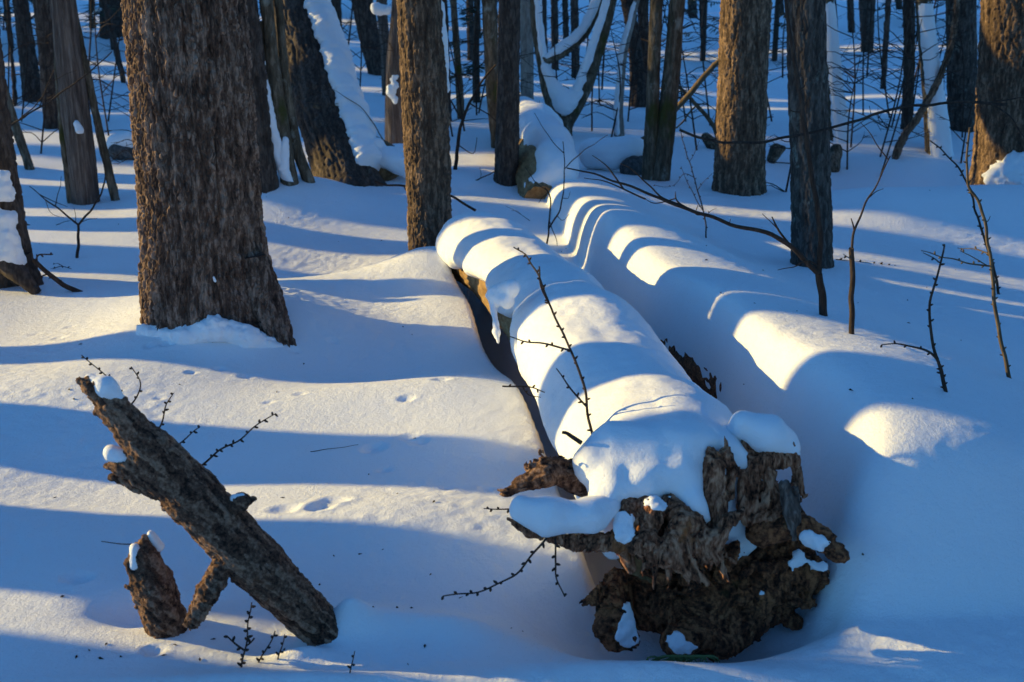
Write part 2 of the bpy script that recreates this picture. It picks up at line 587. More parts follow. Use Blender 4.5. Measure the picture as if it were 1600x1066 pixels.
def height(x, y):
    x = np.asarray(x, dtype=np.float64)
    y = np.asarray(y, dtype=np.float64)
    r = np.hypot(x, y - 4)
    h = 0.045 * noise2(x, y, 0.42, 3) + 0.022 * noise2(x, y, 1.05, 4) + 0.007 * noise2(x, y, 2.6, 6)
    h = h + 0.45 * noise2(x, y, 0.11, 8, 3) * sstep(9, 22, y) + 0.16 * noise2(x, y, 0.35, 9, 2) * sstep(9, 14, y)
    h = h + 0.045 * np.maximum(0, y - 9.3) + 0.03 * np.maximum(0, y - 24) + 0.02 * np.maximum(0, np.abs(x) - 14)
    # long shallow ripples of drifted snow, left middle distance
    h = h + 0.035 * np.sin(y * 5.2 + x * 0.7 + 1.2 * np.sin(x * 0.9)) * gauss(x, y, (-0.9, 7.0), 1.6, 1.2)
    h = h + 0.05 * gauss(x, y, (-0.9, 7.6), 1.3, .5) + 0.07 * gauss(x, y, (-.75, 5.9), .6, .4)
    # snow cone round the big trunk
    d = np.hypot((x - T1C[0]) / 1.15, y - T1C[1])
    h = h + 0.15 * np.exp(-(d / 0.44) ** 2) + 0.05 * gauss(x, y, (T1C[0] + .45, T1C[1] - .2), .35, .22)
    h = h + 0.016 * fbm(np.stack([x.ravel() * 30, y.ravel() * 30, x.ravel() * 0], 1), 2, 31).reshape(x.shape) * np.exp(-((d - .27) / 0.05) ** 2)
    # bank between the big trunk and the first log, spur up to the log's far end
    h = h + 0.07 * gauss(x, y, at_z(700, 470, .06), .26, .55, 0.25) + 0.09 * gauss(x, y, at_z(690, 410, .10), .22, .24) + 0.07 * gauss(x, y, at_z(640, 415, .1), .35, .22) + .07 * gauss(x, y, (T1C[0] - .02, T1C[1] - .42), .55, .26) + .08 * gauss(x, y, (1.75, 3.9), .75, .85) + .05 * gauss(x, y, at_z(548, 985, 0), .05, .035) + .03 * gauss(x, y, at_z(470, 1022, 0), .07, .025)
    h = h + 0.17 * gauss(x, y, at_z(417, 296, .12) + np.array([0, .1, 0]), .5, .42) + 0.13 * gauss(x, y, (-.55, 8.35), .75, .38) - 0.10 * gauss(x, y, at_z(520, 400), .55, .5)
    h = h - 0.05 * gauss(x, y, at_z(540, 570), .35, .35) + 0.06 * gauss(x, y, at_z(600, 640), .5, .22) + 0.05 * gauss(x, y, at_z(120, 620), .6, .25) - 0.05 * gauss(x, y, at_z(150, 740), .5, .25) + .05 * gauss(x, y, at_z(640, 830), .4, .18)
    h = h + 0.05 * gauss(x, y, at_z(760, 640, .04), .3, .5)
    # far bank on the right with its hollow behind
    h = h + 0.14 * np.exp(-((y - FAR_BANK[1] - .1 * np.sin(x * 2.1)) / .42) ** 2) * sstep(1.6, 2.4, x) \
          - 0.30 * np.exp(-((y - FAR_BANK[1] - 1.3) / .75) ** 2) * sstep(1.4, 2.6, x)
    # ground falls gently away to the right
    h = h - 0.125 * np.clip(x - 1.45 - .10 * np.maximum(0, y - 5), 0, 2.4) * sstep(8.3, 6.6, y) + 0.05 * gauss(x, y, (1.0, 3.2), .5, .5)
    # pits and rims in front
    pc = at_z(1085, 985, -.06)
    q = np.sqrt(((x - pc[0]) / .40) ** 2 + ((y - pc[1] - .03) / .20) ** 2)
    h = h - 0.20 * np.exp(-q ** 3)
    h = h + 0.055 * gauss(x, y, at_z(1340, 968, .02), .34, .085, 0.2) + 0.03 * gauss(x, y, at_z(1000, 1052, 0), .35, .05)
    pst = at_z(215, 965, -.03)
    h = h - 0.055 * gauss(x, y, pst, .10, .07) + 0.045 * gauss(x, y, at_z(560, 968, .02), .12, .09) + 0.03 * gauss(x, y, at_z(690, 968, .02), .16, .06)
    h = h - 0.03 * gauss(x, y, at_z(430, 1010, -.02), .12, .06) + 0.035 * gauss(x, y, at_z(480, 1060, 0.02), .5, .05)
    near = (np.abs(x) < 4) & (y > 1.2) & (y < 12.5)
    if near.any():
        xn, yn = x[near], y[near]
        hn = h[near]
        # trough left of the first log and trench on its right
        e, row, rad = poly_nearest(xn, yn, A1)
        run = sstep(2.85, 3.3, yn) * sstep(6.25, 5.85, yn)
        far_ = gauss(xn, yn, (0.05, 4.75), 2, .55)
        el = e  # walking near -> far: left side is e < 0
        hn = hn - 0.42 * np.exp(-((el + rad * (.40 + .20 * far_)) / (rad * (.62 + .16 * far_))) ** 6) * run
        hn = hn - 0.15 * np.exp(-((el - 0.25) / .15) ** 2) * run
        # ridge over the second log
        e2, row2, run2 = poly_nearest(xn, yn, C2[:, [0, 1, 2, 3]])
        e2 = -e2          # walking far -> near: flip so that e2 < 0 is the side of the first log
        H = row2[:, 2]
        wl = 0.175 + 0.015 * np.sin(run2 * 23) + .016 * noise2(xn * 0 + run2, yn * 0, 42, 51, 2) + .16 * sstep(.62, .9, run2)
        t = np.clip(-e2 / wl, 0, 1.0)
        left = np.power(np.maximum(1 - t ** 3.4, 0), 0.62)
        right = np.exp(-(np.maximum(e2, 0) / (0.46 + .36 * sstep(.15, .4, run2) * sstep(1.0, .86, run2))) ** 2)
        prof = np.where(e2 < 0, left, right)
        hn = hn * (1 - prof) + (H + 0.014 * np.sin(run2 * 31 + 1) * sstep(0, .2, run2) * sstep(1, .8, run2)) * prof
        cut = np.exp(-((e2 + .19) / .06) ** 4) * np.exp(-((run2 - .425) / .06) ** 4)     # undercut where the buried wood shows
        hn = hn - .24 * cut
        h = h.copy()
        h[near] = hn
    for c, rr, dep in PRINTS:
        m = (np.abs(x - c[0]) < .15) & (np.abs(y - c[1]) < .15)
        if m.any():
            qx, qy = (x[m] - c[0]) / (rr * 1.3), (y[m] - c[1]) / rr
            q2 = qx ** 2 + qy ** 2
            h[m] += -dep * np.exp(-q2 ** 1.5) + dep * .25 * np.exp(-((np.sqrt(q2) - 1.5) / .4) ** 2)
    return h

def hz(x, y):
    return float(height(np.array([x]), np.array([y]))[0])

def hit(px, py):
    d = ray(px, py)
    t = np.linspace(1.5, 70, 1400)
    for _ in range(2):
        P = d[None] * t[:, None] + np.array([0, 0, CAMH])
        below = P[:, 2] < height(P[:, 0], P[:, 1])
        if not below.any():
            return P[-1]
        k = int(np.argmax(below))
        t = np.linspace(t[max(k - 1, 0)], t[k], 60)
    return P[k]

def axis_grid(lo, fine, hi, ratio=1.085, first=.03):
    """fine: list of (start, stop, step); grows outward to lo and hi"""
    mid = np.concatenate([np.arange(a, b - 1e-9, s) for a, b, s in fine] + [[fine[-1][1]]])
    up, v, s = [], mid[-1], first
    while v < hi:
        v += s; s *= ratio; up.append(v)
    dn, v, s = [], mid[0], first
    while v > lo:
        v -= s; s *= ratio; dn.append(v)
    return np.concatenate([dn[::-1], mid, up])

GX = axis_grid(-140, [(-3.6, -2.0, .026), (-2.0, 2.0, .0125), (2.0, 4.4, .026)], 140)
GY = axis_grid(-25, [(2.2, 5.0, .0115), (5.0, 9.6, .02)], 170)
gx, gy = np.meshgrid(GX, GY)
gz = height(gx, gy)
def blur(a, k):
    for ax in (0, 1):
        p = np.pad(a, [(k, k) if i == ax else (0, 0) for i in (0, 1)], mode='edge')
        c = np.cumsum(p, axis=ax)
        c = np.insert(c, 0, 0, axis=ax)
        n = a.shape[ax]
        a = (np.take(c, np.arange(2 * k + 1, 2 * k + 1 + n), axis=ax) - np.take(c, np.arange(n), axis=ax)) / (2 * k + 1)
    return a
# wind-smoothed: soften the creases of the buried log
soft = gauss(gx, gy, (C2[3][0], C2[3][1]), .9, 1.6, 0.45) + gauss(gx, gy, (C2[6][0], C2[6][1]), .7, .8)
soft = np.clip(soft * 1.6, 0, 1) * sstep(-.02, .1, gx - np.interp(gy, A1[:, 1], A1[:, 0]) - .22)
gz = gz * (1 - soft) + blur(blur(gz, 2), 1) * soft
inn = (np.abs(gx) < 4) & (gy > 2) & (gy < 9)
gz[inn] += 0.0030 * noise2(gx[inn], gy[inn], 26, 41, 2) * (0.5 + sstep(-.2, .5, noise2(gx[inn], gy[inn], 1.3, 44)))
TV = np.stack([gx.ravel(), gy.ravel(), gz.ravel()], 1)
ny, nx = gx.shape
ii = (np.arange(ny - 1)[:, None] * nx + np.arange(nx - 1)[None]).ravel()
TF = np.stack([ii, ii + 1, ii + nx + 1, ii + nx], 1)
# vertex normals of the whole sheet, so the two pieces cut from it meet without a seam
dzx = np.gradient(gz, GX, axis=1)
dzy = np.gradient(gz, GY, axis=0)
TN = np.stack([-dzx.ravel(), -dzy.ravel(), np.ones(dzx.size)], 1)
TN /= np.linalg.norm(TN, axis=1)[:, None]
e2, row2, run2 = poly_nearest(gx[(np.abs(gx) < 3) & (gy > 2) & (gy < 10)], gy[(np.abs(gx) < 3) & (gy > 2) & (gy < 10)], C2)
ridge = np.zeros(gx.shape, bool)
ridge[(np.abs(gx) < 3) & (gy > 2) & (gy < 10)] = (-e2 > -0.26) & (-e2 < 0.26) & (run2 > 0.06) & (run2 < 0.93)
fr = ridge.ravel()[TF].all(1)

def sheet(name, faces, mat, parent=None):
    used = np.unique(faces)
    remap = np.full(len(TV), -1)
    remap[used] = np.arange(len(used))
    o = mesh(name, TV[used], remap[faces], mat, parent, smooth=True)
    o.data.normals_split_custom_set_from_vertices(TN[used].tolist())
    return o

ground = sheet('snow_ground', TF[~fr], M_SNOW)
props(ground, 'smooth drifted snow over the forest floor', None, None, 'structure')

log2 = thing('buried_log', (C2[3][0], C2[3][1], 0.1), 'long fallen log wholly buried under a smooth snow ridge behind the one with torn roots', 'log')
sheet('snow_cap', TF[fr], M_SNOW, log2)

# ------------------------------------------------------------------ trees
def bare_crown(parent, top_pts, seed, n=9, spread=1.6):
    """bare winter limbs along the upper trunk, one joined crown"""
    r = random.Random(seed)
    parts = []
    P = np.asarray(top_pts)
    for k in range(n):
        t = r.uniform(0.05, 1)
        c = P[0] * (1 - t) + P[-1] * t
        a = r.uniform(0, 2 * math.pi)
        L = spread * (1.2 - t * 0.8) * r.uniform(.6, 1.1)
        base = c[:3]
        e1 = base + np.array([math.cos(a) * L * .5, math.sin(a) * L * .5, L * .25])
        e2 = base + np.array([math.cos(a + .2) * L, math.sin(a + .2) * L, L * r.uniform(.3, .7)])
        V, F, t_, caps = tube(np.array([[*base, c[3] * .4], [*e1, c[3] * .25], [*e2, .006]]), 7, 5)
        parts.append((V, list(F) + caps, t_))
        for q in range(3):
            f = r.uniform(.3, .95)
            b0 = e1 * (1 - f) + e2 * f
            a2 = a + r.uniform(-1.2, 1.2)
            b1 = b0 + np.array([math.cos(a2), math.sin(a2), r.uniform(.2, .8)]) * L * .4
            V, F, t_, caps = tube(np.array([[*b0, .010], [*b1, .003]]), 4, 4)
            parts.append((V, list(F) + caps, t_))
    V, F, t_ = join(parts)
    return mesh('crown', V, F, M_TWIG, parent, t_)

RELIEF = {
    'plate': lambda s, k: bark_plates(.0125 * k, .042 * k, .011 * k, s, .0028, True),
    'warm': lambda s, k: bark_plates(.015 * k, .05 * k, .009 * k, s, .002, True),
    'grey': lambda s, k: bark_plates(.018 * k, .07 * k, .005 * k, s, .0015),
    'dark': lambda s, k: bark_plates(.022 * k, .08 * k, .007 * k, s, .002),
    'mossy': lambda s, k: bark_ridged(26, .005 * k, s, .3),
    'weathered': lambda s, k: bark_ridged(46, .007 * k, s, .07),
    'pale': lambda s, k: bark_ridged(18, .003 * k, s, .5),
}

def trunk_nodes(rows, y=None, dy=None):
    """rows (v, left px, right px), lowest first -> nodes x,y,z,r.  The tree stands where its lowest row meets the snow."""
    v, l, r = rows[0]
    b = hit((l + r) / 2, v)
    y0 = b[1] + (r - l) / 2 * depth_of(b) / FPX * .9 if y is None else y     # the foot seen is the near side of the trunk
    out = []
    for v, l, r in rows:
        yy = y0 + (dy * (rows[0][0] - v) / 500.0 if dy else 0)
        p = at_y((l + r) / 2, v, yy)
        out.append([*p, (r - l) / 2 * depth_of(p) / FPX])
    return np.array(out)

def tree(name, label, rows, bark='grey', seed=1, group=None, height_top=11.0, dy=None, fl=0.22, flh=0.09, detail=1.0, rings=None, segs=None, k=1.0, y=None, lobes=4, phase=0.0, crown=True, cat='tree'):
    nd = trunk_nodes(rows, y, dy)
    base = nd[0].copy()
    root = thing(name, (base[0], base[1], hz(base[0], base[1])), label, cat, group)
    lo = nd[0].copy(); d = nd[0, :3] - nd[1, :3]; d /= np.linalg.norm(d)
    lo[:3] += d * 0.35; lo[3] *= 1.03
    top = nd[-1].copy()
    d = nd[-1, :3] - nd[max(-3, -len(nd)), :3]; d /= np.linalg.norm(d)
    if height_top and abs(d[2]) > .3:
        L = max(0.5, (height_top - top[2]) / max(d[2], .4))
    else:
        L = 0
    seen = np.vstack([lo, nd])
    segs = segs or int(np.clip(110 * detail, 14, 420))
    rings = rings or int(np.clip(260 * detail, 40, 900))
    f = RELIEF[bark](seed, k)
    if fl:
        f = flare(f, base[2] - .04, fl, flh, lobes, phase)
    up = nd[-1].copy(); up[:3] += d * 0.25
    seen = np.vstack([seen, up])
    tube_mesh('trunk', seen, rings, segs, M_BARK[bark], root, f)
    if L > 0.5:
        end = top.copy(); end[:3] += d * L; end[3] *= 0.35
        s0 = up.copy(); s0[:3] -= d * .03
        mid = (s0 + end) / 2
        tube_mesh('upper_trunk', np.vstack([s0, mid, end]), 16, max(10, min(segs // 2, 48)), M_BARK[bark], root)
        if crown:
            bare_crown(root, np.vstack([s0 * .55 + end * .45, end]), seed * 31 + 5)
    return root, nd

def snow_strip(parent, pts, direction, half, thick, seed, nring=90, nseg=22, edge=0.5, name='snow_strip', wob=0.35):
    """snow plastered along one side of a limb: pts rows x,y,z,r"""
    R, s = resample(np.asarray(pts, float), nring)
    C, r = R[:, :3], R[:, 3]
    T, A, B = frames(C)
    d = np.asarray(direction, float)
    D = d[None] - (T @ d)[:, None] * T
    D /= np.linalg.norm(D, axis=1)[:, None]
    E_ = np.cross(T, D)
    u = np.linspace(-1, 1, nseg)
    P1 = np.stack([s * 5, s * 0, s * 0 + seed], 1)
    wl = half * (1 + wob * fbm(P1 * 1.7, 5, seed, .75)); wr = half * (1 + wob * fbm(P1 * 1.7, 5, seed + 7, .75))
    ang = np.where(u[None] < 0, u[None] * wl[:, None], u[None] * wr[:, None])
    n = fbm(np.stack([np.repeat(s, nseg) * 9, ang.ravel() * 1.6, np.full(ang.size, seed)], 1), 3, seed).reshape(ang.shape)
    th = thick * np.power(np.maximum(1 - np.abs(u[None]) ** 3, 0), .8) * (1 + edge * n)
    endf = np.minimum(1, np.minimum(np.arange(nring), np.arange(nring)[::-1]) / 4.0)[:, None]
    rr = r[:, None] * (0.97) + th * endf - 0.004 * (1 - endf)
    rr[:, 0] = rr[:, -1] = r * 0.8
    V = (C[:, None] + (D[:, None] * np.cos(ang)[..., None] + E_[:, None] * np.sin(ang)[..., None]) * rr[..., None]).reshape(-1, 3)
    i = (np.arange(nring - 1)[:, None] * nseg + np.arange(nseg - 1)[None]).ravel()
    F = np.stack([i, i + 1, i + nseg + 1, i + nseg], 1)
    return mesh(name, V, F, M_SNOWCAP, parent)

# -- the trees one can single out, near to far
t1, nd1 = tree('pine_tree', 'thick furrowed pine trunk with a snow collar, nearest and widest of the standing trees',
     [(520, 221, 438), (430, 222, 421), (350, 220, 410), (250, 214, 402), (120, 204, 392), (0, 193, 384)],
     'plate', 3, fl=.30, flh=.13, segs=600, rings=700, lobes=1, phase=0.45, k=1.0)
rfl = [at_y(425, 470, nd1[0, 1] - .05), at_y(450, 545, nd1[0, 1] - .05)]
t2, _ = tree('pine_tree', 'dark slanting trunk close behind the widest furrowed pine', [(300, 402, 436), (200, 392, 425), (100, 380, 414), (0, 368, 402)], 'dark', 5, detail=1.0)
t3, nd3 = tree('pine_tree', 'straight brown pine trunk standing at the far tip of the snow covered fallen log',
     [(400, 640, 706), (300, 635, 705), (150, 627, 700), (0, 620, 690)], 'warm', 8, fl=.12, detail=1.8, k=.9, y=6.38)
snow_strip(t3, nd3[2:] + np.array([[0, 0, 0, 0]]), (1, .35, 0), .45, .02, 4, 90, 12)
t4, _ = tree('young_tree', 'slim smooth dark trunk behind the near snowy log, between furrowed pine and forked tree', [(290, 772, 811), (150, 776, 812), (0, 779, 813)], 'dark', 9, detail=1.0, k=.6)
t5, nd5 = tree('pine_tree', 'reddish pine trunk with its sunlit left edge behind the buried log', [(305, 1113, 1194), (200, 1119, 1197), (100, 1123, 1200), (0, 1126, 1206)], 'warm', 12, fl=.14, detail=1.6)
t6, nd6 = tree('maple_tree', 'shaded grey trunk with pale lichen patch behind the forked sapling', [(418, 1237, 1301), (300, 1236, 1298), (150, 1232, 1293), (0, 1228, 1289)], 'grey', 15, fl=.10, detail=1.7)
t7, nd7 = tree('pine_tree', 'golden sunlit deeply furrowed pine trunk at the right edge with snow clump at its foot', [(288, 1519, 1640), (200, 1526, 1638), (100, 1531, 1636), (0, 1535, 1636)], 'warm', 17, fl=.16, detail=1.8, k=1.3, y=8.6)
t8, nd8 = tree('dead_tree', 'broken dark snag with snow plastered roots at the left edge', [(450, -48, 56), (380, -40, 44), (300, -38, 30), (200, -45, 16), (120, -48, 6)], 'dark', 19, fl=.25, detail=1.5, crown=False, height_top=0)
t9, nd9 = tree('dead_tree', 'barkless weathered grey snag with a woodpecker hole full of snow', [(320, 114, 155), (200, 99, 143), (100, 88, 128), (0, 78, 117)], 'weathered', 21, fl=.1, detail=1.2)
tree('young_tree', 'thin mossy stem leaning against the left side of the weathered snag', [(318, 106, 117), (200, 92, 104), (100, 85, 93), (40, 82, 88)], 'mossy', 23, fl=0, detail=.4, height_top=4, crown=False)
tree('young_tree', 'thin mossy stem slanting behind the right side of the weathered snag', [(314, 174, 188), (200, 148, 160), (100, 128, 139), (0, 108, 118)], 'mossy', 24, fl=0, detail=.5, height_top=5)
tree('pine_tree', 'dark brown trunk behind the weathered snag', [(202, 69, 98), (100, 62, 91), (0, 52, 84)], 'dark', 25, detail=.6)
tree('pine_tree', 'black scaly trunk tilting left of the dark brown one behind the weathered snag', [(160, 37, 68), (80, 29, 55), (0, 20, 44)], 'dark', 26, detail=.6)
tree('young_tree', 'pole thin black stem at far left beside the black scaly trunk', [(165, 20, 28), (80, 15, 21), (0, 9, 15)], 'dark', 27, fl=0, detail=.3)
tree('young_tree', 'short leaning stem behind the left edge snag', [(266, 40, 54), (200, 18, 32), (140, -2, 12), (60, -22, -8)], 'mossy', 28, fl=0, detail=.4, height_top=3.2, crown=False)
t13, nd13 = tree('maple_tree', 'big leaning dark trunk with broad white snow along its upper side', [(285, 496, 590), (200, 470, 560), (100, 440, 528), (0, 408, 492)], 'dark', 31, fl=.12, detail=1.5, k=1.5, height_top=8, dy=1.6)
snow_strip(t13, nd13 + np.array([[.03, .0, 0, 0]]), (.93, -.25, .28), .85, .07, 6, 130, 30, .35, wob=.22)
cl, ndc = tree('young_tree', 'mossy stem of the snowy clump left of the big leaning trunk', [(290, 440, 466), (200, 428, 452), (100, 415, 437), (0, 405, 425)], 'mossy', 33, fl=.15, detail=.7)
cl2, ndc2 = tree('young_tree', 'crooked snow capped stem on the left of the mossy clump', [(288, 447, 468), (230, 425, 450), (170, 412, 438), (120, 405, 428), (100, 404, 424)], 'mossy', 34, fl=0, detail=.6, crown=False, height_top=0)
snow_strip(cl2, ndc2 + np.array([[0, -.02, .02, 0]]), (-.4, -.6, .7), .9, .03, 9, 60, 14)
cl3, ndc3 = tree('young_tree', 'right hand stem of the mossy clump spreading low', [(286, 474, 492), (240, 458, 475), (180, 446, 462), (130, 440, 454), (0, 428, 440)], 'mossy', 35, fl=0, detail=.5)
tree('pine_tree', 'dark far trunk between the leaning trunk and the split snag', [(118, 577, 607), (60, 561, 594), (0, 549, 582)], 'dark', 36, detail=.6)
t16, nd16 = tree('dead_tree', 'split rotten snag with snow lodged on its broken side', [(235, 603, 632), (150, 602, 630), (80, 606, 628), (0, 612, 628)], 'weathered', 38, fl=.1, detail=.8)
tree('dead_tree', 'snow capped broken stub beside the split snag', [(150, 597, 612), (80, 595, 610), (25, 590, 606)], 'weathered', 39, fl=0, detail=.5, height_top=0, crown=False)
tree('young_tree', 'thin dark stem right behind the straight brown pine', [(190, 694, 706), (90, 692, 703), (0, 690, 699)], 'dark', 41, fl=0, detail=.4)
tree('young_tree', 'slender tan stem standing right of the straight brown pine', [(186, 715, 727), (90, 709, 720), (0, 703, 713)], 'mossy', 42, fl=0, detail=.4)
tree('maple_tree', 'mossy forking trunk close on the left of the slim smooth dark trunk', [(232, 768, 788), (150, 760, 780), (80, 756, 778), (0, 752, 776)], 'mossy', 43, fl=.1, detail=.7)
tree('dead_tree', 'pale smooth snag just right of the slim smooth dark trunk', [(172, 814, 834), (90, 813, 834), (0, 812, 833)], 'pale', 44, fl=.1, detail=.6)

# the forked tree with snow in its crotch
yt = thing('forked_tree', hit(881, 212), 'low forked tree with a thick pad of snow in its crotch', 'tree')
Y0 = hit(881, 212)[1]
def ylimb(rows, name='limb', dy=0.0, sdir=None, thick=.05, half=1.0, seed=1):
    pts = []
    for i, (px, py, w) in enumerate(rows):
        p = at_y(px, py, Y0 + dy * i / (len(rows) - 1))
        pts.append([*p, w / 2 * depth_of(p) / FPX])
    pts = np.array(pts)
    tube_mesh(name, pts, 60, 22, M_BARK['mossy'], yt, bark_ridged(22, .008, seed, .4))
    if sdir is not None:
        snow_strip(yt, pts, sdir, half, thick, seed, 70, 16, .4)
ylimb([(883, 232, 26), (881, 205, 26), (883, 180, 34)], 'trunk')
ylimb([(880, 192, 26), (858, 150, 19), (846, 100, 15), (837, 40, 13), (833, -40, 12), (828, -400, 8)], 'limb', .15, (.55, -.45, .5), .035, .9, 3)
ylimb([(885, 190, 26), (908, 150, 23), (928, 95, 20), (946, 40, 18), (962, -30, 16), (985, -400, 9)], 'limb', -.1, (-.75, -.35, .5), .04, .85, 4)
ylimb([(850, 96, 13), (880, 82, 14), (912, 55, 13), (935, 10, 12), (950, -60, 10), (965, -350, 6)], 'limb', .25, (-.45, -.4, .8), .05, 1.0, 5)
snow_blob(yt, px_caps([(868, 140, Y0 - .04, .05, 882, 160, Y0 - .06, .09), (882, 160, Y0 - .06, .09, 903, 145, Y0 - .05, .05), (852, 105, Y0, .04, 868, 140, Y0 - .04, .06)]), .012, .05, .012, 14, 3, 'snow_pad')

t22, nd22 = tree('birch_tree', 'thin birch with a snow striped stem bending right above', [(214, 960, 976), (170, 960, 974), (120, 964, 977), (70, 970, 983), (30, 982, 993), (0, 990, 1000)], 'pale', 46, fl=.1, detail=.5)
snow_strip(t22, nd22, (-.5, -.8, .1), .7, .02, 8, 70, 10, .9)
tree('pine_tree', 'dark trunk behind the thin bending birch', [(168, 985, 1012), (80, 982, 1003), (0, 970, 992)], 'dark', 47, detail=.6)
tree('pine_tree', 'dark far trunk squeezed behind the pair of grey green stems', [(160, 998, 1016), (80, 998, 1015), (0, 996, 1013)], 'dark', 48, detail=.5)
tree('young_tree', 'left of the twin grey green stems sharing one foot', [(282, 1003, 1026), (150, 1010, 1030), (0, 1016, 1036)], 'mossy', 49, fl=.08, detail=.7)
tree('young_tree', 'right and thicker of the twin grey green stems sharing one foot', [(283, 1013, 1046), (200, 1025, 1055), (100, 1038, 1064), (0, 1046, 1070)], 'mossy', 50, fl=.08, detail=.9)
t26, nd26 = tree('snowy_tree', 'white snow plastered trunk leaning behind the shaded lichen trunk', [(278, 1298, 1336), (150, 1290, 1318), (0, 1280, 1302)], 'mossy', 51, fl=.1, detail=.8, y=10.3)
snow_strip(t26, nd26, (.55, -.8, .2), 1.45, .012, 12, 110, 26, .5, wob=.12)
tree('pine_tree', 'dark far trunk in the gap right of the shaded lichen trunk', [(82, 1346, 1364), (40, 1344, 1366), (0, 1342, 1368)], 'dark', 52, detail=.5)
tree('young_tree', 'thin black stem right of the dark far trunk', [(140, 1375, 1385), (70, 1379, 1388), (0, 1384, 1393)], 'dark', 53, fl=0, detail=.3)
tree('young_tree', 'slim dark trunk rising left of the second white trunk', [(278, 1403, 1418), (150, 1410, 1428), (60, 1412, 1430), (0, 1411, 1429)], 'dark', 54, fl=.05, detail=.6, y=10.6)
t29, nd29 = tree('snowy_tree', 'white snow plastered trunk near the golden sunlit pine', [(288, 1448, 1492), (200, 1445, 1482), (100, 1438, 1467), (0, 1430, 1454)], 'mossy', 55, fl=.1, detail=.8, y=10.0)
snow_strip(t29, nd29, (.25, -.95, .2), 1.4, .012, 14, 110, 26, .5, wob=.14)
tree('young_tree', 'curved tan stem crossing in front of the second white trunk', [(278, 1384, 1398), (230, 1398, 1411), (170, 1436, 1448), (110, 1467, 1478), (50, 1485, 1495), (0, 1490, 1500)], 'warm', 56, fl=0, detail=.6, y=9.9)
tree('pine_tree', 'thick shaded trunk with dark scar behind the golden sunlit pine', [(206, 1482, 1526), (100, 1480, 1526), (0, 1478, 1524)], 'grey', 57, detail=.8)
tree('pine_tree', 'dark hemlock trunk at the top beside the widest furrowed pine', [(60, 157, 193), (30, 156, 192), (0, 155, 192)], 'dark', 58, detail=.5)
tree('young_tree', 'thin leaning black stem under the dark hemlock', [(130, 190, 198), (60, 172, 182), (0, 157, 166)], 'dark', 59, fl=0, detail=.3)
tree('pine_tree', 'small far trunk right of the leaning trunk top', [(58, 521, 535), (0, 517, 533)], 'dark', 60, detail=.4)
tree('pine_tree', 'smaller far trunk left of another beyond the leaning trunk top', [(40, 504, 516), (0, 501, 514)], 'dark', 61, detail=.4)
for i, (v, l, r) in enumerate([(36, 455, 466), (95, 730, 742), (60, 742, 752), (110, 862, 874), (88, 880, 890), (122, 893, 906), (96, 848, 856), (78, 660, 672), (30, 1076, 1090), (60, 1094, 1104), (24, 1215, 1226), (52, 1325, 1336), (30, 1500, 1512), (18, 590, 600), (16, 1400, 1410), (44, 140, 150), (30, 108, 120)]):
    tree('far_tree', 'dark slender trunk among the farthest trees up the slope', [(v, l, r), (0 if v > 20 else -40, l - 2, r - 2)], 'dark', 70 + i, 'farthest trunks up the slope', detail=.35, fl=.1)

# deeper woods: copies of one dark trunk, standing up the hill
src, _ = tree('far_tree', 'dark slender trunk among the farthest trees up the slope', [(12, 1255, 1275), (-60, 1253, 1273)], 'dark', 99, 'farthest trunks up the slope', detail=.35)
def copy_tree(root, loc, rot, sc):
    c = root.copy(); COL.objects.link(c); c.location = loc; c.rotation_euler = (0, 0, rot); c.scale = (sc, sc, 1.0)
    for ch in root.children:
        k = ch.copy(); COL.objects.link(k); k.parent = c
    return c
for i in range(44):
    yy = rng.uniform(22, 60)
    xx = rng.uniform(-.5, .5) * yy
    copy_tree(src, (xx, yy, hz(xx, yy)), rng.uniform(0, 6.28), rng.uniform(.5, 1.3))

# ------------------------------------------------------------------ trees standing left of the view: their shadows stripe the snow
ca, sa = math.cos(SUN_AZ), math.sin(SUN_AZ)
def side_tree(u, w, x, lean=0.0, seed=1, bark='dark', H=15.0):
    y = (u - x * sa) / ca
    z = hz(x, y)
    root = thing('side_tree', (x, y, z), 'dark trunk of the woods standing around outside the view', 'tree', 'trees around the clearing')
    r = w / 2
    pts = np.array([[x, y, z - .3, r * 1.15], [x, y, z + .3, r], [x + lean * .3, y + lean, z + H * .5, r * .85], [x + lean * .6, y + lean * 2, z + H, r * .4]])
    tube_mesh('trunk', pts, 90, 40, M_BARK[bark], root, flare(RELIEF[bark](seed, 1.0), z, .2, .12))
    bare_crown(root, pts[2:], seed, 10)
    return root
for i, (u, w, x, lean) in enumerate([(4.17, .27, -4.6, .0), (3.43, .42, -4.2, .0), (2.862, .275, -4.9, .0), (2.565, .19, -5.3, .0), (2.15, .40, -6.5, .0), (1.80, .5, -4.4, 0), (1.3, .5, -5.2, 0), (0.7, .6, -6.2, 0),
                                    (5.76, .62, -7.0, .0), (6.48, .43, -6.0, .0), (7.17, .76, -8.5, .0), (7.84, .46, -7.5, .0), (9.78, .44, -9, 0), (10.05, .5, -10, 0), (10.9, .6, -9.5, 0), (11.7, .5, -11, 0)]):
    side_tree(u, w, x, lean, 200 + i)
xs = -4.9  # unseen short stump, added and cut to height for the shadow it throws
ys = (2.725 - xs * sa) / ca
sn = thing('added_shade_stump', (xs, ys, hz(xs, ys)), 'short unseen stump added outside the view to shade the low snow', 'stump')
tube_mesh('trunk', np.array([[xs, ys, -.4, .12], [xs, ys, .2, .10], [xs, ys, 1.0, .09], [xs, ys, 1.46, .085]]), 60, 36, M_BARK['dark'], sn, RELIEF['dark'](388, 1.0))
far_src = side_tree(12.5, .42, -14, 0, 399)
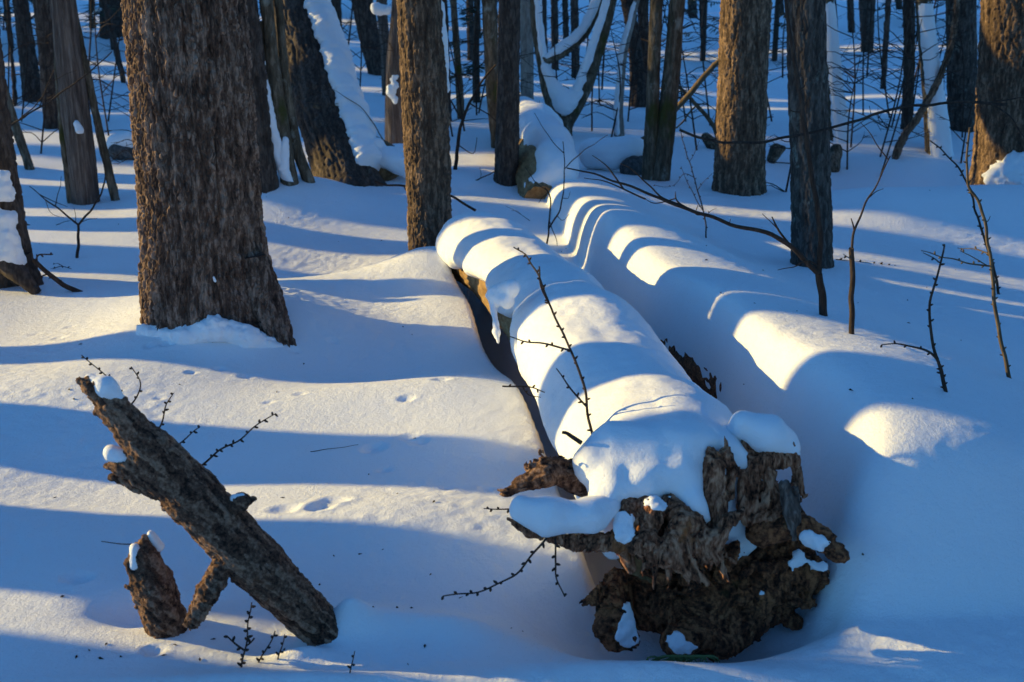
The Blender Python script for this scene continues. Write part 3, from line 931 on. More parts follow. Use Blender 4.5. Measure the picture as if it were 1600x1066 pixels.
for i in range(120):
    yy = rng.uniform(14, 50)
    xx = -.54 * yy - rng.uniform(2, 20)
    copy_tree(far_src, (xx, yy, hz(xx, yy)), rng.uniform(0, 6.28), rng.uniform(.8, 1.8))

# the woods go on to the right and behind the viewer
for i in range(95):
    if i < 62:
        yy = rng.uniform(-2, 40)
        xx = .52 * max(yy, 0) + 1.9 + rng.uniform(.4, 16) * (.35 + .65 * min(1, max(yy, 0) / 12 + .2))
    else:
        yy, xx = -rng.uniform(2.5, 18), rng.uniform(-14, 18)
    copy_tree(far_src, (xx, yy, hz(xx, yy)), rng.uniform(0, 6.28), rng.uniform(.8, 1.7))

# ------------------------------------------------------------------ the fallen log with torn roots, its snow and its roots
log1 = thing('fallen_log', (A1[0, 0], A1[0, 1], 0.0), 'snow covered fallen log pointing away with a torn root mass at its near end', 'log')
ax_ext = A1
tube_mesh('trunk', ax_ext, 420, 130, M_LOGBARK, log1, bark_ridged(20, .012, 91, .25))

AR, AS = resample(A1, 160)
AR_T = np.gradient(AR[:, :3], axis=0); AR_T /= np.linalg.norm(AR_T, axis=1)[:, None]
LEN1 = AS[-1]
# lower left edge of the snow (degrees from straight up, along the log from its near end 0 to its far end 1)
EDGE_T = np.array([-.1, 0, .10, .2, .30, .40, .46, .50, .54, .58, .62, .68, .74, .80, .86, .92, 1.1])
EDGE_A = np.radians([118, 118, 122, 118, 112, 116, 112, 70, 54, 70, 76, 66, 60, 72, 70, 84, 100])
THK_T = np.array([-.1, 0, .08, .16, .24, .32, .42, .5, .58, .66, .74, .82, .9, .97, 1.1])
THK_V = np.array([.085, .085, .105, .085, .10, .10, .115, .10, .115, .10, .09, .10, .105, .10, .09])

root_snow = px_caps([
    (960, 690, 2.84, .050, 1060, 690, 2.86, .055), (930, 725, 2.80, .055, 1060, 715, 2.80, .06), (960, 760, 2.74, .045, 1060, 745, 2.76, .045), (1060, 745, 2.76, .04, 1085, 790, 2.715, .022),
    (1085, 790, 2.70, .020, 1104, 812, 2.69, .008), (940, 790, 2.70, .03, 960, 770, 2.74, .04), (1075, 700, 2.82, .05, 1110, 705, 2.86, .035), (1010, 750, 2.73, .03, 1020, 775, 2.705, .012),
])
root_snow_fn = blob_fn(root_snow, .045)

def cap_fn(P):
    d = np.empty(len(P))
    for i0 in range(0, len(P), 60000):
        Q = P[i0:i0 + 60000]
        best = np.full(len(Q), 1e9); idx = np.zeros(len(Q), int)
        for i in range(0, len(AR), 2):
            q = ((Q - AR[i, :3]) ** 2).sum(1)
            m = q < best
            best[m] = q[m]; idx[m] = i
        T = AR_T[idx]
        al = ((Q - AR[idx, :3]) * T).sum(1)
        v = Q - AR[idx, :3] - T * np.clip(al, -.03, .03)[:, None]
        s = (AS[idx] + np.clip(al, -.03, .03)) / LEN1
        rad = np.interp(s, AS / LEN1, AR[:, 3])
        side = np.stack([T[:, 1], -T[:, 0], 0 * s], 1)           # right of near->far
        side /= np.linalg.norm(side, axis=1)[:, None]
        upv = np.cross(side, T)
        ex, ez = (v * side).sum(1), (v * upv).sum(1)
        rho = np.linalg.norm(v, axis=1)
        phi = np.arctan2(ex, ez)
        t = np.interp(s, THK_T, THK_V)
        nz = perlin(np.stack([s * 9, phi * .8, s * 0 + 3], 1), 61)
        nz2 = perlin(np.stack([s * 4.6 + phi * .5, phi * .5, s * 0 + 7], 1), 67)
        body = rho - (rad + t * (0.30 + 0.70 * np.maximum(np.cos(phi * .82), 0)) + .020 * nz + .034 * nz2 + .05 * np.sin(np.clip(phi, 0, 2.2)))
        n2 = fbm(np.stack([s * 22, s * 0, s * 0 + 9], 1), 3, 62)
        el = np.interp(s, EDGE_T, EDGE_A) + .16 * n2
        left = (-phi - el) * rho
        right = (phi - 2.3) * rho
        dd = smax(body, np.maximum(left, right), .05)
        # ends
        ff = np.maximum(al - .10, 0) * (idx >= len(AR) - 3)
        dd = smax(dd, np.where(idx >= len(AR) - 2, al - .05 + 0.25 * (rho - .1), -1), .07)
        dd = smax(dd, np.where(idx <= 1, -al - .02, -1), .03)
        d[i0:i0 + 60000] = smin(dd, root_snow_fn(Q) + .006 * perlin(Q * 24, 81), .06)
    return d

lo = AR[:, :3].min(0) - [.38, .36, .36]
hi = AR[:, :3].max(0) + [.42, .25, .36]
sdf_mesh('snow_cap', cap_fn, lo, hi, .011, M_SNOWCAP, log1, detail=lambda P: .007 * fbm(P * 8, 2, 70) + .003 * fbm(P * 26, 3, 71), band=.025)

# snow dribble hanging at the bare stretch of the log
snow_blob(log1, px_caps([(768, 462, 4.30, .022, 792, 470, 4.22, .03), (770, 470, 4.28, .014, 776, 520, 4.16, .010), (780, 455, 4.3, .03, 800, 450, 4.22, .03), (776, 520, 4.16, .010, 779, 536, 4.13, .006)]), .006, .02, .006, 30, 4, 'snow_dribble')

# roots: px rows (px, py, y, r) pairs
YR = 2.70
burl = [
    (795, 812, 2.66, .007, 830, 832, 2.66, .013), (830, 832, 2.66, .013, 900, 848, 2.66, .017), (900, 848, 2.66, .018, 968, 846, 2.65, .026),
    (985, 790, 2.70, .030, 975, 835, 2.66, .030), (1000, 772, 2.72, .022, 1022, 800, 2.67, .030), (1022, 800, 2.67, .028, 1010, 845, 2.64, .026), (1045, 785, 2.70, .022, 1068, 812, 2.665, .028), (1068, 812, 2.665, .026, 1050, 850, 2.64, .030), (1082, 800, 2.69, .018, 1095, 835, 2.665, .024),
    (968, 848, 2.66, .026, 985, 888, 2.66, .012), (1000, 850, 2.64, .034, 1040, 875, 2.63, .024), (1040, 865, 2.63, .030, 1080, 895, 2.63, .018), (1080, 890, 2.63, .018, 1104, 912, 2.625, .005), (1060, 850, 2.65, .036, 1110, 845, 2.66, .028),
    (1110, 850, 2.655, .026, 1140, 815, 2.67, .016), (1140, 815, 2.67, .016, 1162, 796, 2.69, .008), (1100, 870, 2.64, .020, 1128, 840, 2.66, .016), (1020, 790, 2.78, .06, 1080, 770, 2.85, .07), (1030, 840, 2.74, .06, 1090, 840, 2.76, .05),
]
horn = [(772, 768, 2.76, .005, 786, 782, 2.76, .011), (790, 775, 2.76, .010, 815, 755, 2.77, .016), (815, 755, 2.77, .018, 850, 742, 2.78, .030), (850, 742, 2.78, .030, 905, 738, 2.84, .022), (843, 704, 2.785, .004, 852, 735, 2.79, .020), (858, 722, 2.79, .012, 915, 728, 2.85, .015), (880, 745, 2.84, .028, 960, 770, 2.92, .05)]
pillar = [(1108, 700, 2.765, .008, 1116, 725, 2.755, .024), (1116, 725, 2.755, .024, 1118, 780, 2.735, .028), (1118, 775, 2.735, .026, 1122, 830, 2.705, .026), (1130, 708, 2.775, .010, 1146, 735, 2.77, .014), (1146, 735, 2.77, .012, 1138, 770, 2.75, .018), (1100, 740, 2.75, .010, 1106, 790, 2.72, .014)]
shoulder = [(1165, 694, 2.85, .012, 1172, 725, 2.83, .026), (1172, 725, 2.83, .026, 1172, 790, 2.79, .024), (1190, 688, 2.85, .014, 1195, 715, 2.84, .026), (1200, 715, 2.83, .030, 1238, 720, 2.85, .018), (1238, 715, 2.85, .016, 1246, 745, 2.84, .012), (1246, 745, 2.84, .010, 1240, 775, 2.82, .018), (1195, 770, 2.83, .045, 1205, 810, 2.81, .045), (1205, 740, 2.80, .016, 1195, 790, 2.775, .014), (1162, 740, 2.80, .012, 1160, 800, 2.77, .014), (1215, 800, 2.79, .024, 1170, 812, 2.77, .018), (1250, 765, 2.83, .008, 1256, 775, 2.83, .006)]
sideroot = [(1190, 830, 2.78, .04, 1250, 822, 2.76, .026), (1250, 815, 2.76, .024, 1290, 842, 2.73, .022), (1255, 832, 2.75, .020, 1308, 868, 2.705, .016), (1290, 840, 2.73, .020, 1318, 862, 2.71, .010), (1300, 866, 2.71, .012, 1319, 874, 2.705, .005)]
rot = [
    (1010, 930, 2.86, .09, 1110, 930, 2.88, .15), (1110, 930, 2.88, .15, 1190, 880, 2.92, .14), (1190, 860, 2.94, .12, 1230, 890, 2.90, .07), (1180, 800, 2.94, .10, 1210, 840, 2.92, .10),
    (950, 960, 2.76, .030, 965, 905, 2.80, .032), (942, 985, 2.74, .026, 960, 1005, 2.73, .022), (960, 940, 2.75, .026, 985, 1000, 2.73, .020), (1060, 1000, 2.73, .045, 1150, 985, 2.75, .045), (1250, 905, 2.84, .05, 1285, 893, 2.80, .020), (1270, 880, 2.82, .02, 1290, 905, 2.81, .012), (1180, 960, 2.79, .05, 1130, 1010, 2.71, .03),
    (1050, 860, 2.88, .10, 1120, 820, 2.95, .15),
]
_rr = random.Random(77)
for _k in range(46):      # crumbling ribs radiating from the heart of the root plate
    _a = _rr.uniform(0, 6.283); _d = _rr.uniform(.3, 1.0)
    _cx, _cy = 1120 + 120 * _d * math.cos(_a), 925 + 78 * _d * math.sin(_a)
    _yy = 2.735 + .05 * _d * _d + .03 * _rr.random() + (.05 if _cy < 880 else 0)
    _l = _rr.uniform(14, 40)
    rot.append((_cx, _cy, _yy, _rr.uniform(.010, .024), _cx + _l * math.cos(_a) , _cy + _l * math.sin(_a), _yy + .02, _rr.uniform(.006, .018)))
def spikes(n, box, direction, y, seed, l=(14, 40), r=(.004, .008)):
    q = random.Random(seed)
    out = []
    for _ in range(n):
        a, b = q.uniform(box[0], box[2]), q.uniform(box[1], box[3])
        dx, dy = direction[0] + q.uniform(-.5, .5), direction[1] + q.uniform(-.5, .5)
        L, w = q.uniform(*l), q.uniform(*r)
        out.append((a, b, y + q.uniform(-.01, .02), w * 1.6, a + dx * L, b + dy * L, y + q.uniform(-.02, .02), w * .3))
    return out
burl += spikes(9, (985, 865, 1085, 895), (-.1, 1), 2.625, 3, (12, 26)) + spikes(7, (800, 826, 930, 846), (-.6, .5), 2.655, 4, (10, 24), (.003, .005)) + spikes(6, (1095, 850, 1135, 880), (.4, .9), 2.645, 5, (12, 30))
shoulder += spikes(12, (1168, 690, 1245, 715), (.1, -1), 2.84, 6, (10, 24), (.004, .007)) + spikes(10, (1215, 770, 1255, 800), (.5, .9), 2.80, 7, (16, 44), (.004, .007))
pillar += spikes(8, (1108, 705, 1145, 730), (0, -1), 2.76, 8, (12, 26), (.004, .007))
horn += spikes(7, (820, 725, 905, 740), (-.3, -1), 2.79, 9, (12, 30), (.003, .006)) + spikes(5, (785, 760, 800, 780), (-1, .1), 2.76, 10, (12, 26), (.003, .005))
sideroot += spikes(7, (1290, 845, 1312, 868), (1, .6), 2.71, 11, (12, 26), (.004, .006))
rot += spikes(14, (1230, 880, 1285, 930), (1, .3), 2.83, 12, (16, 44), (.005, .009)) + spikes(10, (940, 900, 970, 1000), (-1, .2), 2.74, 13, (12, 30), (.004, .008))
def wood_detail(freq, amp, seed, stretch=(1, 1, 1)):
    st = np.array(stretch)
    def f(P):
        W = P + .045 * np.stack([perlin(P * 11, seed + 1), perlin(P * 11, seed + 2), perlin(P * 11, seed + 3)], 1)
        n = fbm(W * freq * st, 4, seed, .6)
        m = perlin(W * freq * .35, seed + 7)
        fib = perlin(W * freq * 4.2 * st, seed + 9)
        crack = sstep(.10, .0, np.abs(perlin(W * freq * .8 * st, seed + 11)))
        return amp * (1.3 * (np.abs(n) - .25) + .9 * m + .42 * fib + .75 * crack)
    return f
def wood_tone(freq, seed):
    def f(V):
        W = V + .045 * np.stack([perlin(V * 11, seed * 10 + 1 + 71), perlin(V * 11, seed * 10 + 2 + 71), perlin(V * 11, seed * 10 + 3 + 71)], 1)
        return np.clip(.5 + .9 * fbm(W * np.array([60, 60, 16]), 3, seed, .7) + .4 * fbm(V * freq * .5, 2, seed + 3), 0, 1)
    return f

def wood(name, rows, k, vs, mat, det, seed, parent, label=None):
    caps = px_caps(rows)
    lo, hi = caps_bounds(caps, .03)
    o = sdf_mesh(name, blob_fn(caps, k), lo, hi, vs, mat, parent, detail=det, band=.03, tone_fn=wood_tone(22, seed), whole=True)
    if label: o['label'] = label
    return o
wood('rotten_heartwood', rot, .012, .0048, M_ROT, wood_detail(30, .013, 101), 3, log1, 'dark reddish crumbling wood under the roots')
wood('root', burl, .009, .0036, M_BURL, wood_detail(36, .009, 111, (1, 1, .4)), 4, log1, 'knuckled grey root burl jutting towards the viewer')
wood('root', horn, .008, .0036, M_DEAD, wood_detail(40, .008, 121, (.3, 1, 1)), 5, log1, 'splintered dark root stub pointing sideways')
wood('root', pillar, .008, .0036, M_BURL, wood_detail(40, .009, 131, (1, 1, .25)), 6, log1, 'upright broken root pillar')
wood('root', shoulder, .008, .0036, M_BURL, wood_detail(40, .009, 141, (1, 1, .25)), 7, log1, 'blocky broken root shoulder under a rounded snow cap')
wood('root', sideroot, .012, .0045, M_ROT, wood_detail(44, .008, 151, (.4, .4, 1)), 8, log1, 'dark root sticking out low to one side')
wood('splinter', [(1226, 758, 2.755, .014, 1234, 800, 2.745, .018), (1234, 800, 2.745, .016, 1241, 842, 2.735, .006), (1244, 765, 2.76, .008, 1246, 815, 2.745, .008)], .01, .0035, M_BARK['weathered'], wood_detail(50, .006, 161, (1, 1, .2)), 9, log1, 'pale splinter hanging from the root shoulder')

snow_blob(log1, px_caps([(815, 790, 2.675, .026, 860, 805, 2.665, .042), (860, 805, 2.665, .040, 925, 810, 2.665, .036), (810, 805, 2.665, .014, 850, 822, 2.66, .016), (925, 800, 2.67, .034, 950, 790, 2.69, .03)]), .0055, .03, .004, 24, 82, 'snow_pocket')
snow_blob(log1, px_caps([(1165, 665, 2.86, .032, 1200, 680, 2.86, .046), (1200, 680, 2.86, .046, 1232, 700, 2.86, .026), (1160, 660, 2.9, .03, 1150, 680, 2.9, .03), (1230, 690, 2.88, .025, 1245, 712, 2.88, .010)]), .0055, .03, .003, 20, 83, 'snow_cap')
rot_fn = blob_fn(px_caps(rot + [(1255, 832, 2.75, .020, 1308, 868, 2.705, .016), (1250, 815, 2.76, .024, 1290, 842, 2.73, .022), (1100, 870, 2.64, .020, 1128, 840, 2.66, .016)]), .03)
burl_fn = blob_fn(px_caps(burl), .02)
def snow_dust(reg, wood_fn, sd, lift=.006):
    # snow lying in the hollows: the smoothed wood pushed out a little, so that knobs and ridges still poke through
    lo, hi = caps_bounds(reg, .02)
    rf = blob_fn(reg, .02)
    def fn(P):
        w = wood_fn(P) - lift - .007 * fbm(P * 38, 2, sd)
        return smax(w, rf(P) + .018 * fbm(P * 30, 3, sd + 2), .006)
    sdf_mesh('snow_patch', fn, lo, hi, .0042, M_SNOWCAP, log1)
for rws, sd in (([(1140, 790, 2.72, .016, 1148, 775, 2.73, .012), (1140, 790, 2.715, .018, 1142, 800, 2.71, .010)], 84),
                ([(965, 870, 2.70, .016, 955, 900, 2.72, .024)], 85), ([(1000, 960, 2.70, .035, 990, 1000, 2.68, .035)], 86),
                ([(1262, 838, 2.735, .012, 1280, 848, 2.72, .012)], 87), ([(1258, 880, 2.76, .030, 1285, 882, 2.77, .022)], 88),
                ([(1180, 905, 2.72, .010, 1198, 922, 2.72, .013), (1205, 908, 2.72, .006, 1198, 925, 2.72, .008)], 89), ([(1225, 890, 2.75, .008, 1235, 895, 2.75, .008)], 90),
                ([(1060, 1010, 2.66, .03, 1080, 1025, 2.65, .03)], 92), ([(905, 850, 2.72, .016, 915, 856, 2.72, .010)], 93)):
    reg = px_caps([(a, b, c + .0, r_ * 1.5, d, e, f + .0, g * 1.5) for a, b, c, r_, d, e, f, g in rws])
    snow_dust(reg, rot_fn, sd)

snow_dust(px_caps([(945, 775, 2.66, .035, 975, 825, 2.64, .03), (1000, 780, 2.64, .03, 1060, 770, 2.66, .03)]), burl_fn, 95, .004)
snow_dust(px_caps([(1160, 790, 2.74, .03, 1185, 815, 2.74, .025)]), rot_fn, 96, .006)

# ------------------------------------------------------------------ buried log: its wood shows in the undercut
b_axis = np.array([[C2[k][0] - .01, C2[k][1], .07, r] for k, r in ((2, .12), (3, .148), (4, .135), (5, .12))])
tube_mesh('trunk', b_axis, 120, 60, M_ROT, log2, bark_ridged(24, .016, 301, .5))

# ------------------------------------------------------------------ leaning dead trunk and stub in front
YL = 2.63
dead = thing('leaning_snag', at_y(500, 985, YL), 'leaning broken dead trunk with snow tufts rising out of the snow in front', 'dead trunk')
main = [(a, b, c, r_ * .97, d, e, f, g * .97) for a, b, c, r_, d, e, f, g in [(560, 1048, YL, .05, 520, 1000, YL, .054), (520, 1000, YL, .050, 400, 880, YL, .066), (400, 880, YL, .066, 300, 775, YL, .066), (300, 775, YL, .066, 235, 705, YL, .056), (235, 705, YL, .052, 180, 640, YL, .034), (180, 640, YL, .034, 145, 605, YL, .020), (145, 605, YL, .018, 124, 594, YL, .007),
        (160, 640, YL, .02, 150, 645, YL, .006), (250, 745, YL - .01, .045, 195, 728, YL - .02, .026), (195, 728, YL - .02, .024, 166, 728, YL - .02, .008), (240, 760, YL, .03, 175, 745, YL - .01, .010)]]
def dead_detail(P):
    f1, f2, cid = voronoi((P + .01 * np.stack([perlin(P * 30, 5), perlin(P * 30, 6), perlin(P * 30, 7)], 1)) @ np.array([[.72, 0, -.70], [0, 1, 0], [.70, 0, .72]]) / np.array([.013, .013, .075]), 33)
    return -.0045 * sstep(.03, .35, f2 - f1) * (.3 + cid) - .0035 * fbm(P * 34, 3, 34) - .0028 * perlin(P * 120, 37) + .0015
def dead_tone(V):
    f1, f2, cid = voronoi((V + .01 * np.stack([perlin(V * 30, 5), perlin(V * 30, 6), perlin(V * 30, 7)], 1)) @ np.array([[.72, 0, -.70], [0, 1, 0], [.70, 0, .72]]) / np.array([.013, .013, .075]), 33)
    return np.clip(.12 + .75 * cid + .35 * fbm(V * 60, 2, 35), 0, 1)
def wood2(name, rows, vs, parent, k=.012, label=None):
    caps = px_caps(rows); lo, hi = caps_bounds(caps, .04)
    o = sdf_mesh(name, blob_fn(caps, k), lo, hi, vs * .85, M_DEAD, parent, detail=dead_detail, band=.03, tone_fn=dead_tone, whole=True)
    if label: o['label'] = label
    return o
wood2('trunk', main, .004, dead)
wood2('branch_stub', [(355, 800, YL, .03, 378, 785, YL - .01, .018), (378, 785, YL - .01, .018, 396, 782, YL - .01, .006), (372, 782, YL, .012, 378, 776, YL, .006)], .0035, dead)
wood2('branch_stub', [(350, 880, YL - .03, .028, 325, 925, YL - .06, .026), (325, 925, YL - .06, .026, 300, 972, YL - .08, .019)], .0035, dead)
wood2('branch_stub', [(290, 760, YL, .02, 300, 740, YL, .008)], .0035, dead)
snow_blob(dead, px_caps([(140, 592, YL + .01, .012, 165, 605, YL, .024), (165, 605, YL, .024, 190, 630, YL, .014)]), .004, .015, .003, 30, 41)
snow_blob(dead, px_caps([(175, 708, YL - .02, .020, 195, 715, YL - .02, .020)]), .004, .015, .003, 30, 42)
snow_blob(dead, px_caps([(366, 779, YL - .01, .010, 378, 775, YL - .01, .007)]), .0035, .01, .002, 30, 43)
snow_blob(dead, px_caps([(294, 738, YL, .008, 302, 744, YL, .008)]), .0035, .01, .002, 30, 44)
stub = thing('wood_stub', at_y(255, 975, 2.66), 'short split wood stub with snow tufts beside the leaning dead trunk', 'dead trunk')
wood2('trunk', [(262, 985, 2.66, .052, 240, 915, 2.66, .048), (240, 915, 2.66, .048, 225, 868, 2.66, .034), (225, 868, 2.66, .026, 226, 842, 2.66, .007), (215, 905, 2.645, .020, 203, 880, 2.64, .012), (214, 915, 2.64, .010, 197, 917, 2.64, .003), (213, 925, 2.64, .007, 212, 948, 2.64, .002)], .0035, stub, .01)
snow_blob(stub, px_caps([(212, 858, 2.645, .014, 212, 882, 2.64, .016)]), .004, .015, .003, 30, 45)
snow_blob(stub, px_caps([(236, 835, 2.67, .010, 248, 855, 2.68, .014)]), .004, .015, .003, 30, 46)

# ------------------------------------------------------------------ twigs, saplings, shoots
def twig(name, label, px, r0, r1, branches=(), y=None, dys=None, buds=0.0, mat=None, group=None, cat='twig', bud_r=.0042, base_on='hit', seed=1, sink=.05):
    """px: pixel points of the main stem, base first.  y: distance of the base (else where its foot meets the snow)"""
    r = random.Random(seed)
    if y is None:
        y = hit(*px[0])[1]
    mat = mat or M_TWIG
    def to3(P, y0, dy):
        n = max(len(P) - 1, 1)
        return np.array([at_y(a, b, y0 + dy * i / n) for i, (a, b) in enumerate(P)])
    dy = dys[0] if dys else 0.0
    S = to3(px, y, dy)
    root = thing(name, S[0], label, cat, group)
    if sink:
        d = S[0] - S[1]; d /= np.linalg.norm(d)
        S = np.vstack([S[0] + d * sink, S])
    rr = np.linspace(r0, r1, len(S))
    axes = [np.c_[S, rr]]
    # small kinks make a grown line
    def kink(A, n):
        R, s = resample(A, n)
        w = np.stack([perlin(np.stack([s * 11, s * 0, s * 0 + seed + k * 3.7], 1), seed) for k in range(3)], 1)
        R[:, :3] += w * .012 * np.minimum(1, s / .1)[:, None]
        return R
    M = kink(axes[0], max(12, len(S) * 5))
    tube_mesh('stem', M, len(M), 7, mat, root)
    lines = [M]
    for i, b in enumerate(branches):
        P, b0, b1 = b[0], b[1], b[2]
        bdy = b[3] if len(b) > 3 else 0.0
        p0 = M[np.argmin(((M[:, :3] - at_y(*P[0], y)) ** 2).sum(1)), :3]
        for L in lines[1:]:
            q = L[np.argmin(((L[:, :3] - at_y(*P[0], y)) ** 2).sum(1)), :3]
            if ((q - at_y(*P[0], y)) ** 2).sum() < ((p0 - at_y(*P[0], y)) ** 2).sum():
                p0 = q
        B = to3(P, p0[1], bdy)
        B[0] = p0
        A = kink(np.c_[B, np.linspace(b0, b1, len(B))], max(9, len(B) * 5))
        A[:, :3] -= A[0, :3] - p0
        tube_mesh('branch', A, len(A), 6, mat, root)
        lines.append(A)
    if buds:
        parts = []
        for L in lines:
            d = np.r_[0, np.cumsum(np.linalg.norm(np.diff(L[:, :3], axis=0), axis=1))]
            s = buds * .7
            side = 1
            while s < d[-1]:
                c = np.array([np.interp(s, d, L[:, k]) for k in range(4)])
                k = min(np.searchsorted(d, s), len(L) - 1)
                t = L[k, :3] - L[k - 1, :3]; t /= np.linalg.norm(t) + 1e-9
                n = np.cross(t, [0, 1, 0]) * side + np.array([0, r.uniform(-.8, .8), 0])
                n /= np.linalg.norm(n) + 1e-9
                o = (n + t * .5); o /= np.linalg.norm(o)
                h = bud_r * r.uniform(1.2, 2.3)
                a = c[:3]; bb = a + o * (c[3] + h)
                V, F, t_, caps = tube(np.array([[*a, bud_r * .45], [*(a * .45 + bb * .55), bud_r * .75], [*bb, bud_r * .3]]), 5, 5)
                parts.append((V, list(F) + caps, t_))
                side = -side
                s += buds * r.uniform(.4, 1.75)
        V, F, t_ = join(parts)
        mesh('buds', V, F, mat, root, t_, kind='stuff')
    return root

BU = .028
twig('larch_shoot', 'long knobbly shoot standing up out of the snow on top of the near fallen log', [(921, 655), (908, 590), (885, 535), (855, 465), (838, 425), (822, 400), (803, 386)], .0042, .0018,
     [([(884, 541), (845, 537), (815, 535), (797, 528)], .003, .0014), ([(912, 632), (890, 605), (868, 578)], .003, .0014), ([(850, 455), (843, 435), (841, 418)], .003, .002)], y=3.02, dys=[.35], buds=BU)
twig('larch_shoot', 'knobbly shoot arching up behind the tip of the leaning dead trunk', [(207, 655), (193, 625), (165, 588), (127, 558)], .003, .0012, y=2.95, buds=BU * .8)
twig('larch_shoot', 'knobbly hooked shoot with a bent tip behind the leaning dead trunk', [(196, 648), (212, 622), (219, 600), (204, 573)], .003, .0012, y=3.0, buds=BU * .8)
twig('larch_shoot', 'short upright knobbly shoot behind the middle of the leaning dead trunk', [(238, 695), (252, 660), (260, 635), (270, 614)], .003, .0012, y=2.9, buds=BU * .7)
twig('larch_shoot', 'shortest knobbly shoot slanting low behind the leaning dead trunk', [(258, 714), (285, 690), (313, 669)], .003, .0012, y=2.85, buds=BU * .7)
twig('larch_shoot', 'longest knobbly shoot slanting out behind the leaning dead trunk', [(300, 745), (330, 715), (370, 690), (400, 668), (432, 647)], .0034, .0012, y=2.8, buds=BU * .6)
twig('larch_shoot', 'branched knobbly shoot in the snow under the leaning dead trunk', [(379, 1043), (384, 1005), (392, 942)], .003, .0014, [([(382, 1018), (370, 1008), (356, 995)], .003, .002), ([(385, 1010), (392, 1004), (398, 998)], .002, .002)], buds=BU * .6, bud_r=.005)
twig('larch_shoot', 'small slanting shoot beside the branched one under the leaning dead trunk', [(406, 1036), (418, 1012), (429, 989)], .0026, .0014, buds=BU * .6)
twig('larch_shoot', 'smallest upright shoot close to the buried foot of the leaning dead trunk', [(436, 1031), (441, 1012), (443, 993)], .0022, .001, buds=BU * .7)
twig('larch_shoot', 'lone tiny shoot in the snow at the bottom edge', [(549, 1052), (552, 1034), (553, 1019)], .002, .001, buds=BU * .7)
twig('twig', 'thin dark twig poking from the snow left of the wood stub', [(215, 850), (190, 851), (158, 847)], .0018, .001, y=2.75, sink=.0)
twig('larch_shoot', 'long knobbly shoot drooping from the torn root towards the snow', [(850, 846), (838, 862), (800, 903), (745, 926), (692, 935)], .0034, .0016, y=2.64, dys=[-.06], buds=BU * .75, bud_r=.005, sink=.01)
twig('larch_shoot', 'short knobbly shoot hanging straight down from the torn root', [(868, 848), (870, 880), (868, 905), (883, 935)], .003, .0015, y=2.64, buds=BU * .75, bud_r=.005, sink=.01)
twig('larch_shoot', 'tiny knobbly shoot at the tip of the splintered root stub', [(790, 796), (775, 797), (757, 796)], .0022, .0012, y=2.72, buds=BU * .6, sink=.02)
twig('twig', 'dark twig tip poking from the snow near the log end', [(893, 682), (887, 678), (880, 677)], .006, .004, y=2.80, sink=.03)
twig('twig', 'fine twig lying on the snow between the leaning trunk and the log', [(485, 706), (510, 703), (560, 697)], .0014, .0008, sink=0)
twig('twig', 'tiny dark twig lying flat on shaded snow in the foreground', [(560, 866), (575, 867), (590, 869)], .003, .001, sink=0)
twig('larch_shoot', 'dark twigs crossing the gap under the snowy log', [(812, 605), (830, 606), (850, 615)], .0025, .0015, [([(815, 606), (828, 618), (846, 622)], .002, .001)], y=3.35, buds=BU, sink=.05)

# saplings between and beside the logs
twig('sapling', 'two stemmed dark shoot with side twigs between the fallen logs', [(855, 385), (858, 345), (857, 300), (851, 292)], .006, .0035,
     [([(857, 356), (872, 335), (880, 300), (882, 258), (880, 222)], .005, .002), ([(872, 338), (880, 345), (890, 335)], .002, .001), ([(852, 296), (840, 288), (820, 262)], .003, .0015), ([(861, 345), (868, 372), (872, 392)], .003, .0012), ([(880, 262), (910, 238), (950, 212)], .003, .0014), ([(881, 240), (862, 220), (835, 178)], .0028, .0014), ([(882, 308), (888, 310), (892, 300)], .002, .001), ([(854, 300), (846, 312), (842, 318)], .002, .001)], cat='sapling')
twig('sapling', 'forked sapling with a long dark limb reaching over the buried log', [(1288, 493), (1283, 455), (1279, 428)], .015, .012,
     [([(1279, 430), (1248, 398), (1220, 375), (1180, 360), (1120, 343), (1060, 322), (990, 292), (940, 275), (886, 263)], .0095, .002, -.25),
      ([(1279, 430), (1282, 400), (1279, 340), (1268, 270), (1256, 190), (1246, 120), (1236, 60), (1226, -10), (1212, -90)], .0105, .005, .1),
      ([(1222, 376), (1212, 352), (1205, 340)], .004, .002), ([(1213, 355), (1206, 348), (1192, 335)], .002, .001), ([(1120, 343), (1140, 352), (1142, 342)], .002, .001), ([(1060, 322), (1056, 310), (1054, 300)], .003, .001),
      ([(1052, 320), (1032, 308), (1012, 290), (990, 268), (970, 258)], .0035, .0012, -.1), ([(1030, 307), (1020, 318), (1008, 312)], .002, .001), ([(1078, 328), (1088, 335), (1092, 322)], .002, .001),
      ([(990, 292), (950, 287), (912, 278)], .003, .001), ([(968, 283), (950, 262), (925, 245)], .003, .001), ([(1247, 180), (1236, 172), (1234, 165)], .002, .001), ([(1254, 140), (1258, 134), (1260, 128)], .002, .001), ([(1284, 415), (1262, 408), (1236, 420), (1215, 422)], .0025, .0012, -.1)], cat='sapling')
twig('sapling', 'snapped upright stick with a thin bent shoot from its top', [(1332, 521), (1330, 470), (1332, 430), (1331, 388)], .0095, .008,
     [([(1331, 395), (1336, 362), (1352, 320), (1372, 285), (1392, 245)], .0045, .0018), ([(1337, 362), (1333, 350), (1331, 342)], .003, .0015), ([(1390, 250), (1375, 232), (1358, 208), (1345, 195)], .002, .001), ([(1355, 312), (1370, 300), (1382, 296)], .0018, .001)], cat='sapling')
